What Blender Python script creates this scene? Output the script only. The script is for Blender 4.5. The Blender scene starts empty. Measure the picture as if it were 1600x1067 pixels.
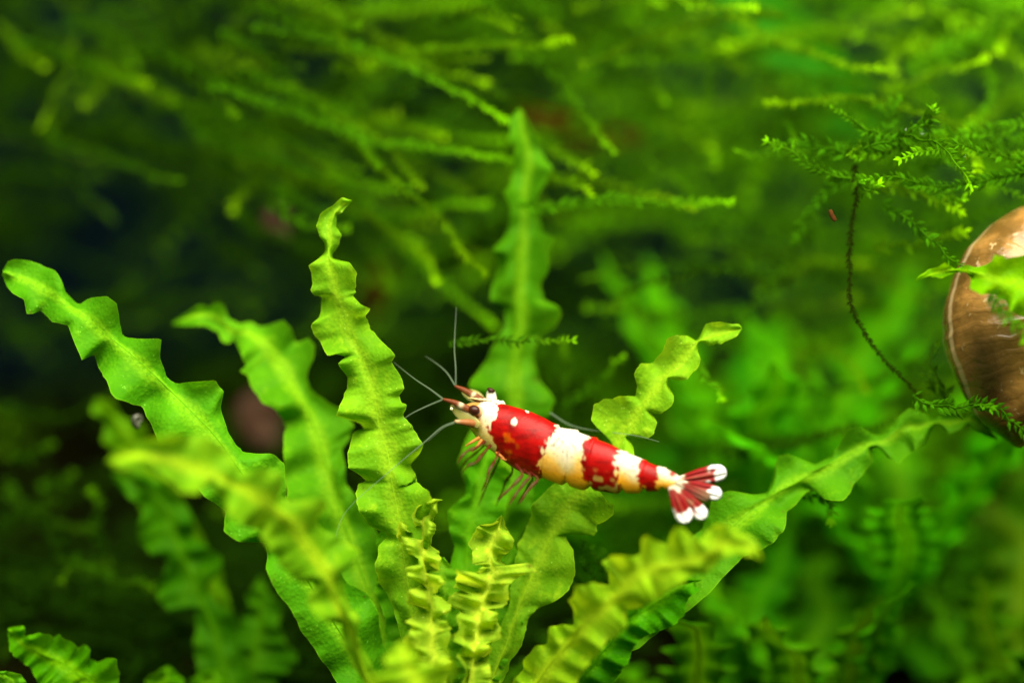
import bpy, math, random
import numpy as np
from mathutils import Vector

# 1 Blender unit = 1 centimetre (a macro view into a planted aquarium)
SC = bpy.context.scene
SC.unit_settings.system = 'METRIC'
SC.unit_settings.scale_length = 0.01
COL = SC.collection
R = math.radians

# ------------------------------------------------------------------ camera
PITCH = R(12.0)
FOCUS = 25.0
FRAME_W = 8.5                       # centimetres across the picture in the plane of focus
CX, CZ = 0.0, 3.75                  # the plane of focus is centred here, substrate at z = 0
cam_data = bpy.data.cameras.new('camera')
cam = bpy.data.objects.new('camera', cam_data)
COL.objects.link(cam)
cam.location = (CX, -FOCUS * math.cos(PITCH), CZ + FOCUS * math.sin(PITCH))
cam.rotation_euler = (R(90) - PITCH, 0, 0)
cam_data.sensor_width = 36.0
cam_data.lens = 36.0 * FOCUS / FRAME_W
cam_data.clip_start = 0.5
cam_data.clip_end = 400.0
cam_data.dof.use_dof = True
cam_data.dof.focus_distance = FOCUS
cam_data.dof.aperture_fstop = (cam_data.lens * 1e-3) / 1.35     # 1.35 cm wide opening
SC.camera = cam

# ------------------------------------------------------------------ world, lamp, exposure
world = bpy.data.worlds.new('World')
SC.world = world
world.use_nodes = True
bg = world.node_tree.nodes['Background']
bg.inputs['Color'].default_value = (0.22, 0.62, 0.04, 1)
bg.inputs['Strength'].default_value = 0.17

ld = bpy.data.lights.new('aquarium_lamp', 'AREA')
ld.shape = 'RECTANGLE'
ld.size, ld.size_y = 34.0, 20.0
ld.energy = 17500.0
ld.color = (1.0, 0.96, 0.78)
ld.spread = R(120)
lamp = bpy.data.objects.new('aquarium_lamp', ld)
COL.objects.link(lamp)
lamp.location = (3.5, -7.5, 20.5)
lamp.rotation_euler = (Vector((0.3, 1.2, 3.0)) - Vector(lamp.location)).to_track_quat('-Z', 'Y').to_euler()

SC.view_settings.view_transform = 'Standard'
SC.view_settings.look = 'None'
SC.view_settings.exposure = 0.0
SC.view_settings.gamma = 1.0
SC.render.engine = 'CYCLES'
SC.cycles.use_denoising = True
SC.cycles.max_bounces = 7
SC.cycles.diffuse_bounces = 4
SC.cycles.glossy_bounces = 3
SC.cycles.transmission_bounces = 5
SC.cycles.transparent_max_bounces = 8
SC.cycles.caustics_reflective = False
SC.cycles.caustics_refractive = False

# ------------------------------------------------------------------ helpers
K = FRAME_W / 1600.0                # centimetres per photo pixel at the plane of focus
fwd = np.array([0, math.cos(PITCH), -math.sin(PITCH)])
upv = np.array([0, math.sin(PITCH), math.cos(PITCH)])
rgt = np.array([1.0, 0, 0])
camp = np.array(cam.location)
view = -fwd


def P(px, py, d=0.0):
    """photo pixel + depth behind the plane of focus (cm) -> world point(s)"""
    px = np.asarray(px, float); py = np.asarray(py, float); d = np.asarray(d, float)
    s = (FOCUS + d) / FOCUS
    x = (px - 800.0) * K * s
    y = (533.5 - py) * K * s
    return (camp + np.multiply.outer(x, rgt) + np.multiply.outer(y, upv) + np.multiply.outer(FOCUS + d, fwd))


def catmull(pts, n):
    pts = np.asarray(pts, float)
    if len(pts) == 2:
        t = np.linspace(0, 1, n)[:, None]
        return pts[0] * (1 - t) + pts[1] * t
    p = np.vstack([2 * pts[0] - pts[1], pts, 2 * pts[-1] - pts[-2]])
    m = len(pts) - 1
    seg = np.linalg.norm(np.diff(pts, axis=0), axis=1) ** 0.5 + 1e-9
    out = []
    fine = 12
    for i in range(m):
        a, b, c, d = p[i], p[i + 1], p[i + 2], p[i + 3]
        t = np.linspace(0, 1, fine, endpoint=False)[:, None]
        out.append(0.5 * ((2 * b) + (c - a) * t + (2 * a - 5 * b + 4 * c - d) * t ** 2 + (3 * b - a - 3 * c + d) * t ** 3))
    out.append(pts[-1:])
    return resample(np.vstack(out), n)


def resample(poly, n):
    poly = np.asarray(poly, float)
    L = np.concatenate([[0], np.cumsum(np.linalg.norm(np.diff(poly, axis=0), axis=1))])
    t = np.linspace(0, L[-1], n)
    return np.stack([np.interp(t, L, poly[:, k]) for k in range(poly.shape[1])], 1)


def smooth(a, n):
    k = np.hanning(n + 2)[1:-1]; k /= k.sum()
    return np.convolve(np.pad(a, (n // 2, n - 1 - n // 2), mode='edge'), k, mode='valid')


def noise1(n, period, rng):
    m = max(3, int(n / period) + 3)
    y = rng.normal(size=m)
    x = np.linspace(0, m - 1.001, n)
    i = x.astype(int); f = x - i; f = f * f * (3 - 2 * f)
    return y[i] * (1 - f) + y[np.minimum(i + 1, m - 1)] * f


_tab = np.random.default_rng(5).random((64, 64, 64))


def noise3(p, scale):
    """smooth value noise in 0..1 at world points"""
    q = np.asarray(p) * scale + 100.0
    i = np.floor(q).astype(int); f = q - i; f = f * f * (3 - 2 * f)
    r = 0
    for dx in (0, 1):
        for dy in (0, 1):
            for dz in (0, 1):
                w = (f[..., 0] if dx else 1 - f[..., 0]) * (f[..., 1] if dy else 1 - f[..., 1]) * (f[..., 2] if dz else 1 - f[..., 2])
                r = r + w * _tab[(i[..., 0] + dx) % 64, (i[..., 1] + dy) % 64, (i[..., 2] + dz) % 64]
    return r


def nrm(v):
    return v / (np.linalg.norm(v, axis=-1, keepdims=True) + 1e-12)


def mesh(name, verts, faces, mat, parent=None, uv=None, col=None, attr=None, flat=False, color=None):
    """one mesh object; its origin sits at the first vertex's thing (kept in world space through the parent)"""
    me = bpy.data.meshes.new(name)
    v = np.asarray(verts, float)
    if parent is not None:
        v = v - np.array(parent['_o'])
    if isinstance(faces, np.ndarray):
        nf, k = faces.shape
        me.vertices.add(len(v)); me.vertices.foreach_set('co', v.astype(np.float32).ravel())
        me.loops.add(nf * k); me.loops.foreach_set('vertex_index', faces.astype(np.int32).ravel())
        me.polygons.add(nf)
        me.polygons.foreach_set('loop_start', np.arange(0, nf * k, k, dtype=np.int32))
        me.update(calc_edges=True)
    else:
        me.from_pydata(v.tolist(), [], [list(map(int, f)) for f in faces])
    me.validate()
    if not flat:
        me.polygons.foreach_set('use_smooth', np.ones(len(me.polygons), bool))
    if uv is not None:
        a = me.attributes.new('leafuv', 'FLOAT_VECTOR', 'POINT')
        u3 = np.zeros((len(v), 3), np.float32); u3[:, :uv.shape[1]] = uv
        a.data.foreach_set('vector', u3.ravel())
    if col is not None:
        a = me.color_attributes.new('pigment', 'FLOAT_COLOR', 'POINT')
        c4 = np.ones((len(v), 4), np.float32); c4[:, :3] = col
        a.data.foreach_set('color', c4.ravel())
    me.materials.append(mat)
    me.update()
    o = bpy.data.objects.new(name, me)
    COL.objects.link(o)
    if parent is not None:
        o.parent = parent
        o['_o'] = parent['_o']
    if color is not None:
        o.color = (*color, 1)
    return o


def thing(name, label, cat, loc, group=None):
    o = bpy.data.objects.new(name, None)
    COL.objects.link(o)
    o.empty_display_size = 0.2
    o.location = loc
    o['_o'] = [float(x) for x in loc]
    o['label'] = label; o['category'] = cat
    if group: o['group'] = group
    return o


def tag(o, label, cat=None, group=None, kind=None):
    o['label'] = label
    if cat: o['category'] = cat
    if group: o['group'] = group
    if kind: o['kind'] = kind
    return o


def grid_faces(nr, nc, wrap=False):
    i = np.arange(nr - 1)[:, None]
    j = np.arange(nc if wrap else nc - 1)[None, :]
    a = i * nc + j; b = i * nc + (j + 1) % nc
    return np.stack([a, b, b + nc, a + nc], -1).reshape(-1, 4)


def tube(path, rad, sides=8, squash=1.0, hint=None):
    """tapered tube round a path -> verts, faces (ends closed by a last tight ring)"""
    path = np.asarray(path, float); n = len(path)
    rad = np.broadcast_to(np.asarray(rad, float), (n,))
    T = nrm(np.gradient(path, axis=0))
    h = np.array([0.21, 0.35, 0.91]) if hint is None else np.asarray(hint, float)
    Nn = nrm(h - (T @ h)[:, None] * T)
    B = np.cross(T, Nn)
    th = np.linspace(0, 2 * np.pi, sides, endpoint=False)
    ring = path[:, None] + rad[:, None, None] * (np.cos(th)[None, :, None] * Nn[:, None] + squash * np.sin(th)[None, :, None] * B[:, None])
    v = ring.reshape(-1, 3)
    f = grid_faces(n, sides, True)
    v = np.vstack([v, path[:1] - T[:1] * rad[0] * .6, path[-1:] + T[-1:] * rad[-1] * .6])
    a, b = len(v) - 2, len(v) - 1
    caps = []
    for k in range(sides):
        caps.append([a, (k + 1) % sides, k, k]); o = (n - 1) * sides
        caps.append([b, o + k, o + (k + 1) % sides, o + (k + 1) % sides])
    fl = [list(q) for q in f] + [[c[0], c[1], c[2]] for c in caps]
    return v, fl


def join(parts):
    V, F, off = [], [], 0
    for v, f in parts:
        V.append(v); F += [[i + off for i in q] for q in f]; off += len(v)
    return np.vstack(V), F


def ellipsoid(c, ax, nu=20, nv=14):
    """ax: three semi-axis vectors"""
    u = np.linspace(0, 2 * np.pi, nu, endpoint=False); w = np.linspace(0.02, np.pi - 0.02, nv)
    ax = np.asarray(ax, float)
    d = np.stack([np.sin(w)[:, None] * np.cos(u)[None], np.sin(w)[:, None] * np.sin(u)[None], np.cos(w)[:, None] * np.ones(nu)[None]], -1)
    v = np.asarray(c) + d.reshape(-1, 3) @ ax
    f = [list(q) for q in grid_faces(nv, nu, True)]
    f.append(list(range(nu))[::-1]); f.append(list(range((nv - 1) * nu, nv * nu)))
    return v, f

# ------------------------------------------------------------------ materials


def newmat(name):
    m = bpy.data.materials.new(name)
    m.use_nodes = True
    nt = m.node_tree
    for n in list(nt.nodes): nt.nodes.remove(n)
    out = nt.nodes.new('ShaderNodeOutputMaterial')
    return m, nt, out


class NT:
    def __init__(s, nt): s.nt = nt; s.L = nt.links
    def n(s, t, **kw):
        o = s.nt.nodes.new(t)
        for k, v in kw.items(): setattr(o, k, v)
        return o
    def put(s, sock, v):
        if hasattr(v, 'is_linked') or isinstance(v, bpy.types.NodeSocket): s.L.new(v, sock)
        else:
            if isinstance(v, (tuple, list)) and len(v) == 3 and sock.type == 'RGBA': v = (*v, 1)
            sock.default_value = v
    def math(s, op, a, b=0.0, clamp=False):
        o = s.n('ShaderNodeMath', operation=op, use_clamp=clamp); s.put(o.inputs[0], a); s.put(o.inputs[1], b); return o.outputs[0]
    def mix(s, f, a, b, blend='MIX'):
        o = s.n('ShaderNodeMix', data_type='RGBA', blend_type=blend); s.put(o.inputs[0], f); s.put(o.inputs[6], a); s.put(o.inputs[7], b); return o.outputs[2]
    def ramp(s, f, stops):
        o = s.n('ShaderNodeMapRange', interpolation_type='SMOOTHSTEP'); s.put(o.inputs[0], f)
        o.inputs[1].default_value, o.inputs[2].default_value = stops[0], stops[1]
        o.inputs[3].default_value, o.inputs[4].default_value = (stops[2], stops[3]) if len(stops) > 2 else (0, 1)
        return o.outputs[0]
    def noise(s, vec, scale, detail=3.0, rough=0.55):
        o = s.n('ShaderNodeTexNoise'); s.put(o.inputs['Vector'], vec); o.inputs['Scale'].default_value = scale
        o.inputs['Detail'].default_value = detail; o.inputs['Roughness'].default_value = rough; return o.outputs['Fac']


def leaf_material(name, cell=30.0, transl=0.54, gloss=0.0015, ribk=0.75, ribm=(1.6, 1.25, 1.6)):
    m, nt, out = newmat(name); N = NT(nt)
    info = N.n('ShaderNodeObjectInfo')
    tc = N.n('ShaderNodeTexCoord').outputs['Object']
    uv = N.n('ShaderNodeAttribute', attribute_name='leafuv').outputs['Vector']
    sep = N.n('ShaderNodeSeparateXYZ'); N.put(sep.inputs[0], uv)
    s_, v_, w_ = sep.outputs[0], sep.outputs[1], sep.outputs[2]
    av = N.math('ABSOLUTE', v_)
    base = info.outputs['Color']
    n1 = N.noise(tc, 2.2, 4)
    n2 = N.noise(tc, 9.0, 3)
    dark = N.mix(1.0, base, (0.62, 0.74, 0.6), 'MULTIPLY')
    lite = N.mix(1.0, base, (1.55, 1.22, 1.3), 'MULTIPLY')
    c = N.mix(N.ramp(n1, (0.32, 0.68)), dark, base)
    c = N.mix(N.ramp(n2, (0.52, 0.78, 0, 0.7)), c, lite)
    # paler tissue along the midrib, thin side veins, pale rim
    rib = N.math('MULTIPLY', N.ramp(av, (0.04, 0.38, ribk, 0.0)), N.ramp(N.noise(tc, 30.0, 3), (0.3, 0.62, 0.35, 1.0)))
    ribcol = N.mix(1.0, base, ribm, 'MULTIPLY')
    c = N.mix(rib, c, ribcol)
    vein = N.math('SINE', N.math('ADD', N.math('ADD', N.math('MULTIPLY', s_, 70.0), N.math('MULTIPLY', n1, 14.0)), N.math('MULTIPLY', av, -7.0)))
    vein = N.math('MULTIPLY', N.ramp(vein, (0.90, 1.0, 0, 0.10)), N.ramp(av, (0.9, 0.6)))
    c = N.mix(vein, c, lite)
    c = N.mix(N.ramp(av, (0.95, 1.0, 0, 0.45)), c, ribcol)
    # brown flecks of wear on a few spots
    n3 = N.noise(tc, 17.0, 2)
    c = N.mix(N.math('MULTIPLY', N.ramp(n3, (0.66, 0.76, 0, 0.65)), N.ramp(av, (0.55, 1.0))), c, (0.13, 0.085, 0.015))
    # pinprick pale cells scattered over the blade
    vs = N.n('ShaderNodeTexVoronoi'); N.put(vs.inputs['Vector'], tc); vs.inputs['Scale'].default_value = 21.0
    speck = N.math('MULTIPLY', N.ramp(vs.outputs['Distance'], (0.20, 0.08, 0, 0.75)), N.ramp(N.noise(tc, 5.0, 2), (0.48, 0.62)))
    c = N.mix(speck, c, N.mix(1.0, base, (2.4, 1.7, 8.0), 'MULTIPLY'))
    # cells of the leaf as fine relief
    vo = N.n('ShaderNodeTexVoronoi'); N.put(vo.inputs['Vector'], tc); vo.inputs['Scale'].default_value = cell
    hgt = N.math('ADD', N.math('MULTIPLY', vo.outputs['Distance'], 0.5), N.math('ADD', N.math('MULTIPLY', n2, 1.6), N.math('MULTIPLY', vein, 1.2)))
    bump = N.n('ShaderNodeBump'); bump.inputs['Strength'].default_value = 0.32; bump.inputs['Distance'].default_value = 0.03
    N.put(bump.inputs['Height'], hgt)
    dif = N.n('ShaderNodeBsdfDiffuse'); N.put(dif.inputs['Color'], c); N.put(dif.inputs['Normal'], bump.outputs[0])
    tr = N.n('ShaderNodeBsdfTranslucent'); N.put(tr.inputs['Color'], N.mix(1.0, c, (1.25, 1.05, 0.6), 'MULTIPLY')); N.put(tr.inputs['Normal'], bump.outputs[0])
    gl = N.n('ShaderNodeBsdfGlossy'); gl.inputs['Roughness'].default_value = 0.36; N.put(gl.inputs['Color'], (0.8, 1.0, 0.5)); N.put(gl.inputs['Normal'], bump.outputs[0])
    m1 = N.n('ShaderNodeMixShader'); m1.inputs[0].default_value = transl
    N.L.new(dif.outputs[0], m1.inputs[1]); N.L.new(tr.outputs[0], m1.inputs[2])
    m2 = N.n('ShaderNodeMixShader'); m2.inputs[0].default_value = gloss
    N.L.new(m1.outputs[0], m2.inputs[1]); N.L.new(gl.outputs[0], m2.inputs[2])
    N.L.new(m2.outputs[0], out.inputs['Surface'])
    return m


def moss_material():
    m, nt, out = newmat('moss'); N = NT(nt)
    info = N.n('ShaderNodeObjectInfo')
    uv = N.n('ShaderNodeAttribute', attribute_name='leafuv').outputs['Vector']
    sep = N.n('ShaderNodeSeparateXYZ'); N.put(sep.inputs[0], uv)
    t, rnd, tipc = sep.outputs[0], sep.outputs[1], sep.outputs[2]
    base = info.outputs['Color']
    old = N.mix(1.0, base, (0.55, 0.5, 0.6), 'MULTIPLY')
    c = N.mix(rnd, old, base)
    tip = N.mix(1.0, base, (3.5, 2.7, 1.0), 'MULTIPLY')
    c = N.mix(N.math('MULTIPLY', N.math('POWER', t, 6.0), tipc), c, tip)
    dif = N.n('ShaderNodeBsdfDiffuse'); N.put(dif.inputs['Color'], c)
    tr = N.n('ShaderNodeBsdfTranslucent'); N.put(tr.inputs['Color'], c)
    m1 = N.n('ShaderNodeMixShader'); m1.inputs[0].default_value = 0.42
    N.L.new(dif.outputs[0], m1.inputs[1]); N.L.new(tr.outputs[0], m1.inputs[2])
    N.L.new(m1.outputs[0], out.inputs['Surface'])
    return m


def plain(name, col, rough=0.5, spec=0.5, noise=0.0, nscale=4.0, sss=0.0, trans=0.0, alpha=1.0, bump=0.0, ior=1.4, col2=None):
    m, nt, out = newmat(name); N = NT(nt)
    b = N.n('ShaderNodeBsdfPrincipled')
    tc = N.n('ShaderNodeTexCoord').outputs['Object']
    c = col
    if noise > 0:
        nz = N.noise(tc, nscale, 4)
        c2 = col2 if col2 else tuple(x * (1 - noise) for x in col)
        c = N.mix(N.ramp(nz, (0.35, 0.65)), c2, col)
        if bump > 0:
            bp = N.n('ShaderNodeBump'); bp.inputs['Strength'].default_value = bump; bp.inputs['Distance'].default_value = 0.05
            N.put(bp.inputs['Height'], nz); N.put(b.inputs['Normal'], bp.outputs[0])
    N.put(b.inputs['Base Color'], c)
    b.inputs['Roughness'].default_value = rough
    b.inputs['Specular IOR Level'].default_value = spec
    b.inputs['IOR'].default_value = ior
    b.inputs['Transmission Weight'].default_value = trans
    b.inputs['Alpha'].default_value = alpha
    if sss > 0:
        b.inputs['Subsurface Weight'].default_value = sss
        b.inputs['Subsurface Radius'].default_value = (0.06, 0.03, 0.02)
        b.inputs['Subsurface Scale'].default_value = 1.0
    N.L.new(b.outputs[0], out.inputs['Surface'])
    return m


def pigment_material(name, rough=0.38, sss=0.25, alpha=1.0, spec=0.12, bump=0.15, trans_mix=0.0):
    m, nt, out = newmat(name); N = NT(nt)
    b = N.n('ShaderNodeBsdfPrincipled')
    tc = N.n('ShaderNodeTexCoord').outputs['Object']
    a = N.n('ShaderNodeAttribute', attribute_name='pigment').outputs['Color']
    nz = N.noise(tc, 38.0, 3)
    c = N.mix(N.ramp(nz, (0.45, 0.75, 0, 0.22)), a, N.mix(1.0, a, (0.62, 0.5, 0.42), 'MULTIPLY'))
    N.put(b.inputs['Base Color'], c)
    b.inputs['Roughness'].default_value = rough
    b.inputs['Specular IOR Level'].default_value = spec
    b.inputs['Alpha'].default_value = alpha
    if sss > 0:
        b.inputs['Subsurface Weight'].default_value = sss
        b.inputs['Subsurface Radius'].default_value = (0.05, 0.025, 0.015)
        b.inputs['Subsurface Scale'].default_value = 1.0
    bp = N.n('ShaderNodeBump'); bp.inputs['Strength'].default_value = bump; bp.inputs['Distance'].default_value = 0.02
    N.put(bp.inputs['Height'], nz); N.put(b.inputs['Normal'], bp.outputs[0])
    N.L.new(b.outputs[0], out.inputs['Surface'])
    return m


M = {}
M['leaf'] = leaf_material('leaf')
M['leaf_old'] = leaf_material('leaf_mature', transl=0.5, ribk=1.0, ribm=(2.3, 1.5, 1.8))


def rib_material():
    m, nt, out = newmat('leaf_midrib'); N = NT(nt)
    tc = N.n('ShaderNodeTexCoord').outputs['Object']
    base = N.n('ShaderNodeObjectInfo').outputs['Color']
    c = N.mix(N.ramp(N.noise(tc, 18.0, 3), (0.35, 0.65)), base, N.mix(1.0, base, (1.3, 1.15, 1.0), 'MULTIPLY'))
    dif = N.n('ShaderNodeBsdfDiffuse'); N.put(dif.inputs['Color'], c)
    tr = N.n('ShaderNodeBsdfTranslucent'); N.put(tr.inputs['Color'], c)
    mx = N.n('ShaderNodeMixShader'); mx.inputs[0].default_value = 0.4
    N.L.new(dif.outputs[0], mx.inputs[1]); N.L.new(tr.outputs[0], mx.inputs[2]); N.L.new(mx.outputs[0], out.inputs['Surface'])
    return m


M['rib'] = rib_material()
M['moss'] = moss_material()
M['shrimp'] = pigment_material('shrimp_shell')
M['fan'] = pigment_material('shrimp_fan', sss=0.0, rough=0.4, alpha=0.88)
M['eye'] = plain('shrimp_eye', (0.030, 0.008, 0.005), 0.3, 0.25)
M['feeler'] = plain('shrimp_feeler', (0.13, 0.18, 0.11), 0.4, 0.1, alpha=0.27)
M['limb'] = pigment_material('shrimp_limb', sss=0.0, rough=0.4)
M['stalk'] = pigment_material('shrimp_stalk', sss=0.0, rough=0.4, alpha=0.8)
M['leg'] = pigment_material('shrimp_leg', sss=0.0, rough=0.4, alpha=0.62)
M['scale'] = plain('shrimp_scale', (0.32, 0.30, 0.08), 0.3, 0.5, alpha=0.5)
M['soil'] = plain('soil', (0.005, 0.005, 0.001), 0.9, 0.0, noise=0.6, nscale=3.0, bump=0.8)
M['back'] = plain('back_panel', (0.003, 0.009, 0.013), 0.8, 0.0, noise=0.3, nscale=0.4)
M['bubble'] = plain('bubble', (1, 1, 1), 0.02, 0.6, trans=1.0, ior=1.25)
M['brown_leaf'] = plain('brown_leaf', (0.16, 0.07, 0.012), 0.6, 0.3, noise=0.5, nscale=1.5)
M['fleck'] = plain('fleck', (0.05, 0.018, 0.005), 0.7, 0.0, noise=0.4, nscale=20)

# ------------------------------------------------------------------ the setting
ox = np.linspace(-32, 32, 65); oy = np.linspace(-6, 16, 45)
gx, gy = np.meshgrid(ox, oy)
gz = 0.9 * (noise3(np.stack([gx, gy, 0 * gx], -1), 0.45) - 0.5) + 0.25 * (noise3(np.stack([gx, gy, 0 * gx], -1), 1.7) - 0.5) - 0.1
sub = mesh('substrate', np.stack([gx, gy, gz], -1).reshape(-1, 3), grid_faces(45, 65), M['soil'])
tag(sub, 'dark aquarium soil under the plants', kind='structure')
bx = [(-32, 16, -1), (32, 16, -1), (32, 16, 40), (-32, 16, 40), (-32, 16.6, -1), (32, 16.6, -1), (32, 16.6, 40), (-32, 16.6, 40)]
bp_ = mesh('tank_back_wall', bx, [(0, 1, 2, 3), (5, 4, 7, 6), (1, 5, 6, 2), (4, 0, 3, 7), (3, 2, 6, 7), (4, 5, 1, 0)], M['back'], flat=True)
tag(bp_, 'dark blue rear wall of the tank', kind='structure')

# ------------------------------------------------------------------ leaves


def zoomer(x0, y0, s):
    def f(pts):
        return [(x0 + x / s, y0 + y / s) for x, y in pts]
    return f


def leaf_rows(mid_px, left_px, right_px, dep, N, seed, ruffle, cup, tilt, bumps):
    """outline traced as three polylines (tip -> base) -> grid of world points + uv"""
    rng = np.random.default_rng(seed)
    mid = catmull(mid_px, N)
    ds = np.interp(np.linspace(0, 1, N), np.linspace(0, 1, len(dep)), dep)
    ds = smooth(ds, max(3, N // 8))
    midL = np.linspace(0, 1, N)
    sides = []
    for e_px in (left_px, right_px):
        E = resample(np.array(e_px, float), N * 4)
        k = np.hanning(5)[1:-1]; k /= k.sum()
        Es = np.stack([np.convolve(np.pad(E[:, c], 1, mode='edge'), k, mode='valid') for c in (0, 1)], 1)
        Es[0] = E[0]; Es[-1] = E[-1]
        dd = ((Es[:, None] - mid[None]) ** 2).sum(-1)
        # keep projection near its arclength share
        share = np.linspace(0, 1, len(Es))
        dd = dd + ((share[:, None] - midL[None]) * 140) ** 2
        pr = midL[dd.argmin(1)]
        pr = np.maximum.accumulate(smooth(pr, 15))
        pr = (pr - pr[0]) / (pr[-1] - pr[0] + 1e-9)
        q = 0.8 * pr + 0.2 * share
        Er = np.stack([np.interp(midL, q, Es[:, c]) for c in (0, 1)], 1)
        outw = nrm(Er - mid)
        jag = 0.8 * noise1(N, 2.2, rng) + 1.5 * noise1(N, 6, rng)
        jag *= np.clip(np.minimum(midL, 1 - midL) * 25, 0, 1)
        sides.append(Er + outw * jag[:, None])
    cols = []
    KS = 9
    for si, E in enumerate(sides):
        w = np.linalg.norm(E - mid, axis=1)
        ws = smooth(w, max(5, N // 7))
        lob = (w - ws) * K * 1.9                             # lobes rise, notches dip
        ru = 0.95 * ruffle * (lob + 0.10 * noise1(N, N / 26, rng) * np.minimum(1, w * K * 5))
        cols.append((E, w, ru))
    rows = []
    uvs = []
    vv = np.concatenate([-np.linspace(1, 0, KS, endpoint=False), [0], np.linspace(0, 1, KS + 1)[1:]])
    bn = [noise1(N, N / 20, rng) for _ in range(4)]
    for v in vv:
        si = 0 if v < 0 else 1
        E, w, ru = cols[si]
        a = abs(v)
        px = mid[:, 0] * (1 - a) + E[:, 0] * a
        py = mid[:, 1] * (1 - a) + E[:, 1] * a
        wk = w * K
        d = ds - ru * a ** 1.6 - cup * wk * a ** 2 + tilt * wk * v + bumps * 0.04 * np.sin(a * math.pi) * (bn[si] + 0.5 * bn[si + 2] * a)
        rows.append(P(px, py, d))
        uvs.append(np.stack([midL, np.full(N, v), wk], 1))
    G = np.stack(rows, 1)             # N x (2KS+1) x 3
    G += (fwd * (bumps * 0.055 * (noise3(G, 4.5) - 0.5) * np.abs(vv)[None])[..., None])
    U = np.stack(uvs, 1)
    return G, U, P(mid[:, 0], mid[:, 1], ds)


def traced_leaf(plant, mid, left, right, dep, color, seed=0, ruffle=1.0, cup=0.15, tilt=0.0, bumps=1.0, N=150, mat='leaf', rib=0.016, ribcol=None, name='leaf'):
    N = int(N * 1.4)
    G, U, path = leaf_rows(mid, left, right, dep, N, seed, ruffle, cup, tilt, bumps)
    n, m = G.shape[:2]
    o = mesh(name, G.reshape(-1, 3), grid_faces(n, m), M[mat], plant, uv=U.reshape(-1, 3), color=color)
    r = np.linspace(0.35, 1.25, n) * rib * 0.5
    p = path - view * 0.004
    v, f = tube(p[2:-1], r[2:-1], 6)
    mr = mesh('midrib', v, f, M['rib'], o, color=(color[0] * 1.12, color[1] * 1.0, color[2]))
    return o


YOUNG = (0.205, 0.450, 0.010)
MID = (0.105, 0.335, 0.005)
MATURE = (0.088, 0.325, 0.005)
DEEP = (0.030, 0.170, 0.0015)

z3 = zoomer(0, 380, 2.807); z4 = zoomer(260, 290, 2.270); z5 = zoomer(150, 640, 2.498); z6 = zoomer(560, 720, 3.075)
z7 = zoomer(780, 780, 3.478); z8 = zoomer(1080, 600, 2.285); y5 = zoomer(700, 150, 1.873); y4 = zoomer(1150, 320, 2.667); y6 = zoomer(0, 660, 2.62)
y1 = zoomer(0, 0, 2.667); y2 = zoomer(500, 0, 2.668); y3 = zoomer(1000, 0, 2.667)

main = thing('rosette_plant', 'wavy-leaved bright green rosette plant in the middle, below the red and white shrimp', 'plant', P(715, 1180, 0.1), 'wavy-leaved rosette plants')

# the long leaf reaching to the left edge
traced_leaf(main,
    z3([(12, 128), (70, 150), (170, 190), (290, 262), (420, 365), (560, 475), (690, 590), (810, 710), (930, 830)]) + [(375, 735), (425, 815), (480, 905), (540, 1000), (640, 1140)],
    z3([(10, 140), (30, 190), (60, 225), (105, 245), (115, 310), (150, 305), (180, 290), (230, 345), (300, 358), (320, 400), (350, 490), (358, 515), (385, 500), (412, 490), (425, 540), (450, 580), (445, 590), (470, 625), (510, 680), (570, 700), (620, 720), (665, 790), (700, 900), (800, 1010)]) + [(320, 775), (352, 800), (350, 828), (374, 846), (412, 848), (414, 888), (438, 928), (470, 984), (502, 1032), (560, 1110), (620, 1150)],
    z3([(12, 120), (25, 85), (60, 70), (140, 75), (190, 95), (240, 120), (275, 170), (290, 215), (330, 255), (355, 265), (360, 250), (400, 238), (470, 230), (515, 262), (520, 310), (535, 400), (560, 408), (640, 418), (705, 425), (700, 500), (730, 580), (780, 615), (800, 612), (870, 608), (945, 598), (980, 650), (968, 720), (1000, 830), (1060, 920)]) + [(426, 707), (444, 724), (448, 772), (480, 850), (545, 908), (575, 925), (592, 955), (598, 1005), (640, 1080), (660, 1140)],
    [0.35, 0.2, 0.05, -0.05, -0.1, -0.15, -0.2, -0.1, 0.0, 0.1], MATURE, 1, ruffle=0.9, cup=-0.05, tilt=0.25, mat='leaf_old', rib=0.020)

# the blurred leaf in front of it
traced_leaf(main,
    z5([(40, 205), (130, 180), (250, 195), (380, 230), (500, 275), (620, 330), (740, 420), (830, 530), (910, 660), (960, 780), (1010, 900), (1070, 1067)]) + [(650, 1150)],
    z5([(40, 210), (100, 240), (180, 225), (250, 250), (330, 315), (400, 328), (450, 295), (480, 340), (520, 410), (570, 450), (640, 480), (670, 530), (720, 600), (790, 670), (850, 680), (820, 750), (870, 815), (960, 840), (960, 900), (1000, 1000), (1060, 1080)]) + [(630, 1150)],
    z5([(40, 200), (110, 135), (220, 110), (300, 90), (420, 100), (520, 160), (560, 250), (640, 225), (730, 235), (735, 300), (710, 350), (770, 355), (890, 345), (905, 380), (860, 430), (880, 470), (940, 490), (1030, 550), (990, 610), (950, 640), (970, 700), (1000, 780), (1040, 820), (1020, 880), (1060, 960), (1110, 1067)]) + [(670, 1150)],
    [-1.9, -1.75, -1.55, -1.3, -1.1, -0.8, -0.45], (0.165, 0.370, 0.006), 2, mat='leaf_old', ruffle=1.0, cup=0.1, tilt=0.3, rib=0.018)

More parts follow.
